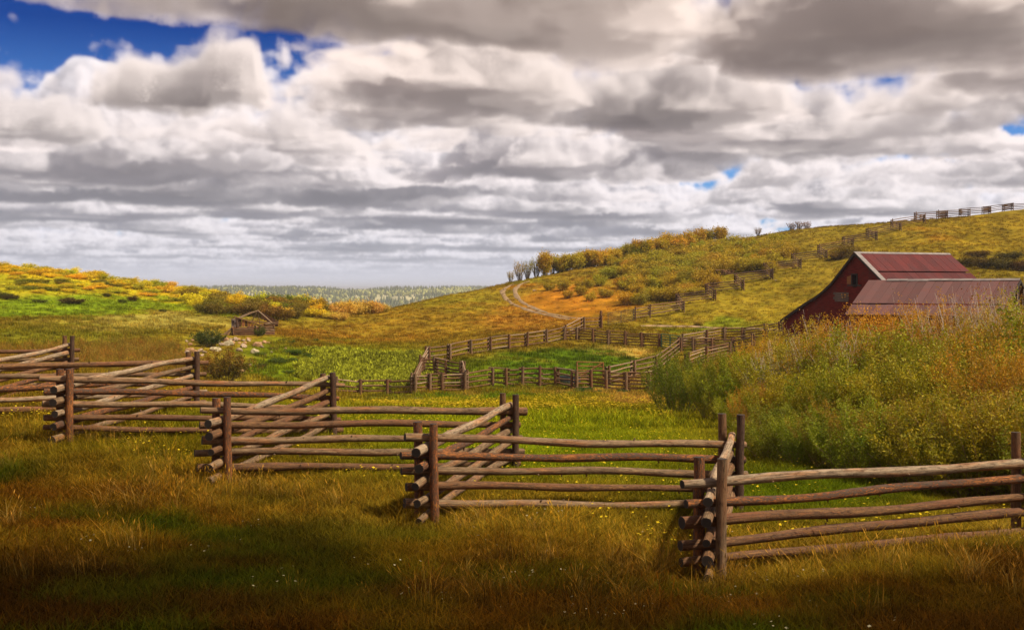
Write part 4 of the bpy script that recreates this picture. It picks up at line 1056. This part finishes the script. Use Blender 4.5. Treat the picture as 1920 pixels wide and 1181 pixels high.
for px, py, w, h in ((632,592,34,24),(650,591,36,28),(668,590,36,30),(686,589,36,29),(703,588,32,26),(718,586,26,20),(645,584,36,22),(675,582,36,24),(640,600,34,16),(620,598,34,14)): hill_shrub(px, py, w, h, 'straw orange brush standing in the saddle before the far forest', 'orange brush in the saddle', [(.60, .43, .14), (.55, .40, .15), (.64, .46, .10)])
for px, py, w, h in ((137,570,44,12),(128,568,30,12),(200,557,16,9),(250,565,18,13),(229,568,16,8),(5,558,34,12),(305,586,14,8),(75,568,26,8),(20,562,30,10)): hill_shrub(px, py, w, h, 'low dark green bush dotted on the green slope of the left hill', 'dark bushes on the left green slope', [(.065, .075, .014), (.09, .06, .018)])
for px, py, w, h in ((545,678,22,9),(575,668,20,8),(582,672,18,9),(592,640,12,7),(528,642,14,8),(548,644,14,8),(550,665,34,13),(520,682,34,14),(490,690,22,12),(570,682,14,7),(540,700,24,8),(488,668,22,10)): hill_shrub(px, py, w, h, 'small dark green clump of weeds in the meadow right of the boulders', 'green clumps right of the boulders', [(.055, .09, .012), (.07, .10, .014)])
hill_shrub(1340, 558, 0.1, 0.1, '', '') if False else None
HUE_G = ((.6, .7, .6), (1.3, 1.2, .9), .4)
big = make_shrub('bush', 301, 1.0, .58, 16, 7, 4200, .06, .012, (.09, .06, .04), (.15, .125, .022), .08, ((.7, .85, .7), (1.35, 1.0, .8), .9))
hill_shrub(425, 713, 84, 68, 'rounded olive bush with reddish top standing alone in the meadow below the boulders', None, [(.17, .125, .022)], [big])
hill_shrub(390, 650, 56, 40, 'dark green bush among the boulders left of the ruined cabin', None, [(.055, .075, .013)], [big])
hill_shrub(488, 630, 22, 22, 'small green bush growing against the right corner of the ruined cabin', None, [(.085, .10, .015)], [big])
for px, py, w, h in ((1095,735,34,12),(1120,737,22,8),(1165,738,26,10),(1085,737,24,9)): hill_shrub(px, py, w, h, 'dense green weed clump at the foot of the brown pen fence', 'weed clumps along the pen fence', [(.04, .085, .010)])
for px, py, w, h in ((786,752,26,8),(812,752,24,8)): hill_shrub(px, py, w, h, 'low silvery sagebrush in the meadow before the corral', 'sagebrush before the corral', [(.22, .26, .27)])
hill_shrub(1310, 610, 22, 14, 'pale straw coloured tuft beside the path above the pens', None, [(.46, .33, .06)])

# willow thicket on the right
HUE_W = ((.70, .85, .7), (1.25, 1.15, .8), .3); HUE_O = ((.7, .85, .6), (1.4, 1.02, .9), 1.2)
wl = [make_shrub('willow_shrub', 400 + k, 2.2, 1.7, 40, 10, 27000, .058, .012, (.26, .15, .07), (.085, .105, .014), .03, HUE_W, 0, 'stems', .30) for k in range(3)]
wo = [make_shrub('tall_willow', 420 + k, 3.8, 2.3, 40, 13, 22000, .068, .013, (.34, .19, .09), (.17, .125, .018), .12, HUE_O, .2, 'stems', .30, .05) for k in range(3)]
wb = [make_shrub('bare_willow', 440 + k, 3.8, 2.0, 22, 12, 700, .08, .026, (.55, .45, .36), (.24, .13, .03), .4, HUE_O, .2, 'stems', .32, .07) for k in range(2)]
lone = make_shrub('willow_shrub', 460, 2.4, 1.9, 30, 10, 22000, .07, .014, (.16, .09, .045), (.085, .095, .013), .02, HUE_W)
wr = random.Random(17)
ORD = 'first second third fourth fifth sixth seventh eighth ninth tenth eleventh twelfth'.split()
def willow(protos, px, d, hpx_top, label, group, cols, wk=1.0, mix=None):
    """top edge of the shrub at hpx_top in the picture's rows"""
    if mix and wr.random() < .3: protos, cols = mix
    x = (px - 960) / F * d; z = T1(x, d); H = ((545 - hpx_top) / F * d - z) * 1.10
    base = {'willow_shrub': 2.2, 'tall_willow': 3.8, 'bare_willow': 3.8}[protos[0].name.split('.')[0]]
    s = H / base
    plant(wr.choice(protos), (x, d, z - .05), wr.uniform(0, 6.28), (s * wk, s * wk, s), label, 'shrub', group, tuple(v * wr.uniform(.88, 1.12) for v in wr.choice(cols)))
WG = [(.31, .275, .02), (.34, .28, .02), (.27, .26, .02)]; WO = [(.43, .31, .03), (.38, .30, .028), (.48, .30, .034)]
willow([lone], 1272, 45, 672, 'dark green rounded willow standing at the left end of the thicket beside the pen', None, [(.17, .175, .016)], .66)
willow(wl, 1345, 40, 668, 'pale green willow directly right of the dark rounded one', None, [(.30, .25, .022)], .62)
for n_, (px, d, tp) in enumerate(((1405,47,650),(1450,46,632),(1500,45,612),(1560,44,597),(1620,43,585),(1690,42,580),(1760,41,576),(1830,40,585),(1900,39,575),(1970,38,570),(2060,36,570))):
    willow(wo, px, d, tp + wr.uniform(-6, 6), ORD[n_] + ' tall twiggy willow from the left in the back row before the shed', 'tall willows in the back row', WO, .95, (wb, [(.30, .17, .03)]))
for n_, (px, d, tp) in enumerate(((1395,40,690),(1430,39,668),(1490,37,650),(1550,36,632),(1620,35,620),(1690,34,612),(1760,33,606),(1840,32,606),(1920,31,600),(2010,30,600))):
    willow(wo, px, d, tp + wr.uniform(-8, 8), ORD[n_] + ' willow from the left in the middle row of the thicket', 'willows in the middle row', [(.31, .235, .022), (.27, .23, .02), (.36, .22, .026)], .95, (wl, WG))
for n_, (px, d, tp) in enumerate(((1392,34,735),(1415,33,722),(1440,31,712),(1500,30,700),(1570,29,690),(1640,28,680),(1710,27,672),(1790,26,668),(1870,25,660),(1960,24,660))):
    willow(wl, px, d, tp + wr.uniform(-8, 8), ORD[n_] + ' willow from the left, just behind the front row of the thicket', 'green willows behind the front row', WG, 1.0, (wo, [(.30, .225, .022), (.34, .22, .025)]))
for n_, (px, d, tp) in enumerate(((1400,29,800),(1430,27,790),(1450,24.5,775),(1505,23.5,768),(1565,22.8,762),(1630,22,758),(1700,21.3,752),(1770,20.7,745),(1840,20.2,738),(1910,19.8,735),(1990,19.5,735))):
    willow(wl, px, d, tp + wr.uniform(-10, 10), ORD[n_] + ' willow from the left in the front row just beyond the zigzag fence', 'green willows in the front row', [(.25, .235, .018), (.22, .22, .018), (.30, .255, .02)], 1.05, (wo, [(.24, .20, .02)]))
for px, d, tp in ((1790,39,548),(1845,38.5,545),(1885,37,560),(1735,40,570),(1905,36,530)):
    willow(wb, px, d, tp, 'bare pale branched willow rising in front of the shed roof', 'bare willows before the shed', [(.24, .13, .03)], .7)
for px, d, tp in ((1475,37,640),(1530,36,632),(1440,37,660),(1600,35,610)):
    willow(wb, px, d, tp, 'dead grey twigged willow tangled in the left half of the thicket', 'dead willows in the thicket', [(.24, .13, .03)], .8)

# brush pile on the slope
def brush_pile():
    p = hit(1358, 516); root = tag(empty('brush_pile', p), 'heap of dry grey branches left of the hillside zigzag fence', 'brush pile')
    rng = random.Random(9)
    for k in range(26):
        a = rng.uniform(0, 3.14); l = rng.uniform(.6, 1.7); c = p + Vector((rng.uniform(-1.6, 1.6), rng.uniform(-.8, .8), rng.uniform(.05, .9)))
        q = Vector((math.cos(a) * l, math.sin(a) * l * .6, rng.uniform(-.25, .35)))
        m = MB(); m.log([c - q, c + Vector((0, 0, .08)), c + q], [.05, .045, .03], 4, 0, 0); m.build('branch', [M_LOG], root, (.30, .17, .10, .2))
brush_pile()
def trough():
    p = hit(1066, 722); p.y += 1.0; p.z = T1(p.x, p.y); root = tag(empty('water_trough', p), 'dark stock tank standing behind the near paddock fence', 'trough')
    m = MB(); n = 20; prof = [(1.0, 0), (1.03, .55), (1.05, .6), (.98, .6), (.96, .1)]
    V = [p + Vector((r * math.cos(6.2832 * k / n), r * .6 * math.sin(6.2832 * k / n), z)) for r, z in prof for k in range(n)]
    fs = [(i * n + k, i * n + (k + 1) % n, (i + 1) * n + (k + 1) % n, (i + 1) * n + k) for i in range(4) for k in range(n)] + [tuple(4 * n + k for k in range(n))]
    m.add(V, fs); m.build('tank', [simple_mat('galvanised_dark', (.05, .055, .065), .5, .3, 4, .3)], root)
trough()

# ------------------------------------------------------------------ far forest
def forest():
    rng = np.random.RandomState(4); N = 20000
    th = rng.uniform(-.62, .5, N); r = np.sqrt(rng.uniform(1850**2, 3500**2, N))
    x = r * np.sin(th); y = r * np.cos(th)
    dens = fbm(x / 130, y / 130, 91, 4) + .25 + .35 * sstep(2500, 3100, r); k = rng.rand(N) < np.clip(dens * 2.2, .06, 1)
    x, y, r = x[k], y[k], r[k]; n = len(x); z = T(x, y)
    asp = (fbm(x / 160, y / 160, 55, 3) + rng.uniform(-.35, .35, n)) > .22
    h = rng.uniform(9, 17, n) * np.where(asp, .75, 1); w = np.where(asp, .40, .25) * h
    ns = 6; an = np.arange(ns) / ns * 2 * math.pi
    prof = np.where(asp[:, None, None], np.array([[.10, .55], [.45, 1.0], [.8, .7]]), np.array([[.05, 1.0], [.42, .62], [.75, .28]]))     # (height, radius)
    V = np.zeros((n, 3 * ns + 1, 3)); 
    for i in range(3):
        jit = rng.uniform(.65, 1.25, (n, ns)); rr = w[:, None] * prof[:, i, 1][:, None] * jit
        V[:, i * ns:(i + 1) * ns, 0] = x[:, None] + rr * np.cos(an); V[:, i * ns:(i + 1) * ns, 1] = y[:, None] + rr * np.sin(an)
        V[:, i * ns:(i + 1) * ns, 2] = (z + h * prof[:, i, 0])[:, None] + rng.uniform(-.05, .05, (n, ns)) * h[:, None]
    V[:, -1] = np.stack([x, y, z + h], 1)
    fs = []
    for i in range(2):
        for q in range(ns):
            q2 = (q + 1) % ns; fs += [(i * ns + q, i * ns + q2, (i + 1) * ns + q2), (i * ns + q, (i + 1) * ns + q2, (i + 1) * ns + q)]
    for q in range(ns): fs.append((2 * ns + q, 2 * ns + (q + 1) % ns, 3 * ns))
    Fc = (np.arange(n)[:, None, None] * (3 * ns + 1) + np.array(fs)[None]).reshape(-1, 3)
    c = np.where(asp[:, None], np.array([.42, .42, .24]), np.array([.13, .155, .11])) * rng.uniform(.75, 1.3, (n, 1))
    me = mesh_np('distant_forest', V.reshape(-1, 3), Fc, {'tint': np.repeat(c, 3 * ns + 1, 0)})
    tag(link('distant_forest', me, M_LEAF, None, (1, 1, 1)), 'mixed conifer and aspen forest covering the far ridge', 'forest', None, 'stuff')
forest()

# ------------------------------------------------------------------ grass, weeds and flowers
def tuft(name, seed, n, h0, h1, spread, width, lean, head=0.0, basecol=(.8, .8, .8), tipcol=(1.15, 1.1, 1.0)):
    r = np.random.RandomState(seed); a = r.uniform(0, 6.2832, n); rad = spread * np.sqrt(r.rand(n))
    b = np.stack([rad * np.cos(a), rad * np.sin(a), np.full(n, -.03)], 1)
    h = r.uniform(h0, h1, n)[:, None]; d = r.uniform(0, 6.2832, n); dv = np.stack([np.cos(d), np.sin(d), np.zeros(n)], 1) * (lean * r.uniform(.2, 1.3, n))[:, None] * h
    up = np.array([0, 0, 1.0]); s = np.stack([-np.sin(d), np.cos(d), np.zeros(n)], 1) * (width * r.uniform(.6, 1.3, n))[:, None]
    mid = b + dv * .35 + up * h * .6; tip = b + dv * 1.25 + up * h * (1 - .15 * lean)
    V = np.stack([b - s, b + s, mid + s * .7, mid - s * .7, tip + s * .08, tip - s * .08], 1).reshape(-1, 3)
    i = np.arange(n)[:, None] * 6
    Fq = np.concatenate([i + np.array([0, 1, 2, 3]), i + np.array([3, 2, 4, 5])], 0)
    j = r.uniform(.45, 1.5, (n, 1)); dry = (r.rand(n) < .3)[:, None]
    jc = j * np.where(dry, np.array([1.5, 1.2, .8]), np.array([1, 1, 1.0]))
    C = np.stack([jc * basecol, jc * basecol, jc, jc, jc * tipcol, jc * tipcol], 1).reshape(-1, 3)
    if head:
        k = r.rand(n) < head; t = tip[k]; m = len(t); dd = dv[k] + up * h[k] * .6; dd /= np.linalg.norm(dd, axis=1)[:, None]; ss = s[k] * 1.6; L = .09
        HV = np.stack([t - dd * .01, t + dd * L * .4 + ss, t + dd * L, t + dd * L * .4 - ss], 1).reshape(-1, 3)
        Fq = np.concatenate([Fq, len(V) + np.arange(m * 4).reshape(-1, 4)]); V = np.concatenate([V, HV]); C = np.concatenate([C, np.tile(np.array([2.1, 1.6, 1.0]), (m * 4, 1))])
    me = mesh_np(name, V, Fq, {'blade': C}); me.materials.append(M_GRASS)
    return bpy.data.objects.new(name, me)
def leafy(name, seed, n, h, w):
    r = np.random.RandomState(seed); a = r.uniform(0, 6.2832, n); e = r.uniform(.35, 1.2, n); L = h * r.uniform(.6, 1.1, n)
    d = np.stack([np.cos(a) * np.cos(e), np.sin(a) * np.cos(e), np.sin(e)], 1); s = np.stack([-np.sin(a), np.cos(a), 0 * a], 1) * w
    b = d * .05; V = np.stack([b, b + d * L[:, None] * .5 + s, b + d * L[:, None], b + d * L[:, None] * .5 - s], 1).reshape(-1, 3)
    C = np.repeat(r.uniform(.7, 1.35, (n, 1)) * np.ones((1, 3)), 4, 0)
    me = mesh_np(name, V, np.arange(n * 4).reshape(-1, 4), {'blade': C}); me.materials.append(M_GRASS)
    return bpy.data.objects.new(name, me)
def flower(name, seed, n, h, r0, col):
    r = np.random.RandomState(seed); V = []; Fq = []; C = []
    for k in range(n):
        x, y = r.uniform(-.25, .25, 2); z = h * r.uniform(.7, 1.2); tx, ty = r.uniform(-.4, .4, 2); rr = r0 * r.uniform(.7, 1.2); o = len(V)
        for q in range(4):
            a = q * math.pi / 2; V.append((x + rr * math.cos(a), y + rr * math.sin(a), z + rr * (tx * math.cos(a) + ty * math.sin(a))))
        Fq.append((o, o + 1, o + 2, o + 3)); C += [col] * 4
        o = len(V); V += [(x - .002, y, -.02), (x + .002, y, -.02), (x + .002, y, z), (x - .002, y, z)]; Fq.append((o, o + 1, o + 2, o + 3)); C += [(.25, .35, .1)] * 4
    me = mesh_np(name, np.array(V), np.array(Fq), {'blade': np.array(C)}); me.materials.append(M_GRASS)
    return bpy.data.objects.new(name, me)
def scatter(name, label, cat, xy, sc, idx, tint, protos):
    n = len(xy); z = T(xy[:, 0], xy[:, 1]); r = np.random.RandomState(n)
    me = bpy.data.meshes.new(name); me.vertices.add(n); me.vertices.foreach_set('co', np.column_stack([xy, z]).astype(np.float32).ravel())
    def at(nm, ty, key, v):
        a = me.attributes.new(nm, ty, 'POINT'); a.data.foreach_set(key, np.ascontiguousarray(v).ravel())
    at('tint', 'FLOAT_VECTOR', 'vector', tint.astype(np.float32)); at('scl', 'FLOAT', 'value', sc.astype(np.float32)); at('pick', 'INT', 'value', idx.astype(np.int32))
    at('rot', 'FLOAT_VECTOR', 'vector', np.column_stack([r.uniform(-.12, .12, n), r.uniform(-.12, .12, n), r.uniform(0, 6.28, n)]).astype(np.float32))
    o = bpy.data.objects.new(name, me); COL.objects.link(o); me.materials.append(M_GRASS)
    c = bpy.data.collections.new(name + '_models')
    for k, p in enumerate(protos): p.name = 'm%02d_' % k + p.name; c.objects.link(p)
    ng = bpy.data.node_groups.new(name + '_scatter', 'GeometryNodeTree')
    ng.interface.new_socket('Geometry', in_out='INPUT', socket_type='NodeSocketGeometry'); ng.interface.new_socket('Geometry', in_out='OUTPUT', socket_type='NodeSocketGeometry')
    N = ng.nodes.new; Lk = ng.links.new
    gi = N('NodeGroupInput'); go = N('NodeGroupOutput'); ip = N('GeometryNodeInstanceOnPoints'); ci = N('GeometryNodeCollectionInfo')
    ci.inputs['Collection'].default_value = c; ci.inputs['Separate Children'].default_value = True; ci.inputs['Reset Children'].default_value = True
    def na(nm, dt):
        k = N('GeometryNodeInputNamedAttribute'); k.data_type = dt; k.inputs['Name'].default_value = nm; return k.outputs['Attribute']
    Lk(gi.outputs[0], ip.inputs['Points']); Lk(ci.outputs[0], ip.inputs['Instance']); ip.inputs['Pick Instance'].default_value = True
    Lk(na('pick', 'INT'), ip.inputs['Instance Index']); Lk(na('rot', 'FLOAT_VECTOR'), ip.inputs['Rotation']); Lk(na('scl', 'FLOAT'), ip.inputs['Scale'])
    Lk(ip.outputs[0], go.inputs[0])
    md = o.modifiers.new('scatter', 'NODES'); md.node_group = ng
    tag(o, label, cat, None, 'stuff'); return o
def wedge(n, r0, r1, rng, half=.52):
    th = rng.uniform(-half, half, n); r = np.sqrt(rng.uniform(r0 * r0, r1 * r1, n)); return np.column_stack([r * np.sin(th), r * np.cos(th)])
def grass():
    rng = np.random.RandomState(12)
    short = [tuft('turf_tuft', 1 + k, 46, .07, .21, .17, .0042, .8) for k in range(3)]
    tall = [tuft('tall_grass_tuft', 11 + k, 30, .22, .55, .13, .0038, .7, .30, (.9, .85, .8), (1.5, 1.3, 1.0)) for k in range(3)]
    mid = [tuft('meadow_tuft', 21 + k, 34, .12, .34, .30, .011, .5) for k in range(3)]
    def tn(xy, sat=1.0):
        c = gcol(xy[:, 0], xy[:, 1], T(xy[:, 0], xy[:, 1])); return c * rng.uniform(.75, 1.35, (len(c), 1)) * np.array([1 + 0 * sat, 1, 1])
    xs, sc, ix, ti = [], [], [], []
    def put(xy, s, i, t): xs.append(xy); sc.append(s); ix.append(i); ti.append(t)
    for n, r0, r1, s in ((16000, 8, 13.5, 1.0), (17000, 13.5, 21, 1.1), (11000, 21, 34, 1.35)):
        xy = wedge(n, r0, r1, rng); put(xy, rng.uniform(.6, 1.25, n) * s, rng.randint(0, 3, n), tn(xy))
    # taller seeding grass in drifts, most of it in the lee of the fence
    n = 6500; xy = wedge(n, 8.3, 22, rng); f = fbm(xy[:, 0] / 1.6, xy[:, 1] / 1.6, 15, 3)
    fence = np.array([[(px - 960) / F * d, d] for _, px, d, _ in CORN])
    dm = np.full(n, 99.0)
    for a, b in zip(fence[:-1], fence[1:]):
        t = np.clip(((xy - a) @ (b - a)) / ((b - a) @ (b - a)), 0, 1); dm = np.minimum(dm, np.linalg.norm(xy - a - t[:, None] * (b - a), axis=1))
    k = rng.rand(n) < np.clip(.12 + f * 1.2 + np.exp(-dm / .9) * .6, 0, 1); k &= xy[:, 1] < np.interp(xy[:, 0], FRONT_X, FRONT_Y) + .6 + .8 * (rng.rand(n) < .15)
    xy = xy[k]; m = len(xy); c = tn(xy); gold = np.array([.30, .20, .05]) * rng.uniform(.5, 1.2, (m, 1)); w = rng.uniform(-.4, .75, (m, 1)).clip(0) * sstep(8, 13, xy[:, 1])[:, None]
    put(xy, rng.uniform(.4, 1.0, m), 3 + rng.randint(0, 3, m), c + (gold - c) * w)
    for n, r0, r1, s in ((14000, 34, 70, 1.15), (15000, 70, 130, 1.2), (22000, 130, 245, 1.1)):
        xy = wedge(n, r0, r1, rng); put(xy, rng.uniform(.6, 1.3, n) * s, 6 + rng.randint(0, 3, n), tn(xy))
    # rusty tall grass left of the boulders
    P = np.array([(hit(px, py).x, hit(px, py).y) for px, py in ((60, 690), (160, 680), (240, 690), (330, 680), (200, 660), (290, 655), (100, 665), (350, 662))])
    xy = (P[rng.randint(0, len(P), 2600)] + rng.randn(2600, 2) * np.array([2.6, 5.0])); put(xy, rng.uniform(.8, 1.7, 2600), 3 + rng.randint(0, 3, 2600), np.where(rng.rand(2600, 1) < .4, np.array([.17, .088, .022]), np.array([.15, .13, .025])) * rng.uniform(.6, 1.4, (2600, 1)))
    XY = np.vstack(xs); SCL = np.concatenate(sc); Z = T(XY[:, 0], XY[:, 1]); gx = 960 + F * XY[:, 0] / XY[:, 1]; gy = 545 - F * Z / XY[:, 1]
    keep = np.ones(len(XY), bool)
    for V in (t1[0], t2[0], t3[0]):
        q = V[::3, :2]; far = XY[:, 1] > 90; ii = np.nonzero(far)[0]
        dd = np.min(np.hypot(XY[ii, 0][:, None] - q[:, 0], XY[ii, 1][:, None] - q[:, 1]), axis=1); keep[ii[(dd < .5) & (rng.rand(len(ii)) < .85)]] = False
    bank = (((gx - 1075) / 90)**2 + ((gy - 566) / 30)**2 < 1) & (XY[:, 1] > 100); keep &= ~(bank & (rng.rand(len(XY)) < .8))
    bl = ((((gx - 420) / 85)**2 + ((gy - 650) / 34)**2 < 1) | (((gx - 470) / 60)**2 + ((gy - 633) / 12)**2 < 1)) & (XY[:, 1] > 40); keep &= ~(bl & (rng.rand(len(XY)) < .75)); SCL = np.where(bl, SCL * .6, SCL)
    xs, sc, ix, ti = [XY[keep]], [SCL[keep]], [np.concatenate(ix)[keep]], [np.vstack(ti)[keep]]
    scatter('grass', 'meadow grass, reddish and dry in front, green behind the fence', 'grass', np.vstack(xs), np.concatenate(sc), np.concatenate(ix), np.vstack(ti), short + tall + mid)
    # broad leaved weeds in the wet hollow
    lf = [leafy('broadleaf_weed', 31 + k, 22, .42, .06) for k in range(3)]
    n = 9000; px = rng.uniform(535, 812, n); d = rng.uniform(76, 108, n); xy = np.column_stack([(px - 960) / F * d, d]); z = T(xy[:, 0], xy[:, 1]); py = 545 - z / d * F
    k = (((px - 690) / 135)**2 + ((py - 690) / 40)**2 < 1 + .8 * fbm(xy[:, 0] / 4, xy[:, 1] / 4, 3, 3)); xy = xy[k]
    q = wedge(200, 80, 110, rng, .1); 
    scatter('leafy_weeds', 'bright yellow green broad leaved weeds filling the damp hollow left of the corral', 'weeds', xy, rng.uniform(.5, 1.3, len(xy)), rng.randint(0, 3, len(xy)), np.array([.34, .345, .026]) * rng.uniform(.45, 1.4, (len(xy), 1)) * (1 + .5 * fbm(xy[:, 0] / 2, xy[:, 1] / 4, 13, 3))[:, None], lf)
    # dandelions behind the fence, yellow drift further out
    fl = [flower('yellow_flowers', 41 + k, 4, .27, .021, (1, 1, 1)) for k in range(3)]
    fl2 = [flower('yellow_flower_patch', 51 + k, 14, .30, .05, (1, 1, 1)) for k in range(2)]
    A = wedge(3000, 13, 34, rng); f = fbm(A[:, 0] / 3, A[:, 1] / 3, 8, 3); A = A[(rng.rand(len(A)) < .45 + f) & (A[:, 1] > np.interp(A[:, 0], FRONT_X, FRONT_Y) + .3)]
    B = wedge(4200, 40, 62, rng, .34); pz = T(B[:, 0], B[:, 1]); py = 545 - pz / B[:, 1] * F; px = 960 + F * B[:, 0] / B[:, 1]
    kb = rng.rand(len(B)) < np.clip(np.exp(-((py - 766) / 7)**2 - ((px - 960) / 300)**4) * 1.2 * np.clip(.5 + 2 * fbm(B[:, 0] / 3, B[:, 1] / 3, 77, 3), 0, 1) + .05, 0, 1); B = B[kb]
    G = wedge(60, 8.5, 15, rng)
    yel = np.array([.62, .44, .02]); wht = np.array([.42, .36, .22])
    xy = np.vstack([A, B, G]); 
    scatter('wildflowers', 'small yellow flowers and pale seed heads dotted through the grass', 'flowers', xy, np.concatenate([rng.uniform(.7, 1.2, len(A) + len(B)), rng.uniform(.4, .75, len(G))]), np.concatenate([rng.randint(0, 3, len(A)), 3 + rng.randint(0, 2, len(B)), rng.randint(0, 3, len(G))]),
            np.vstack([yel * rng.uniform(.7, 1.2, (len(A), 1)), yel * np.array([.8, .78, 1]) * rng.uniform(.6, 1.1, (len(B), 1)), wht * rng.uniform(.5, 1.2, (len(G), 1))]), fl + fl2)
grass()

# ------------------------------------------------------------------ the air between here and the far ridge
def haze():
    m, g = new_mat('haze_air')
    v = g.n('ShaderNodeVolumePrincipled', i_Color=(.86, .88, .94, 1), i_Density=.00015, i_Anisotropy=.2)
    g.n('ShaderNodeOutputMaterial', i_Volume=v.outputs[0])
    mb = MB(); mb.box((0, 0, 0), Vector((1, 0, 0)), Vector((0, 1, 0)), UP, 20100, 20100, 1)
    s = [(p[0], p[1], -130.0 if p[2] < 0 else 45.0) for p in mb.v]; mb.v = s
    tag(mb.build('haze', [m]), 'thin pale haze hanging over the far forest', 'haze', None, 'stuff')
haze()
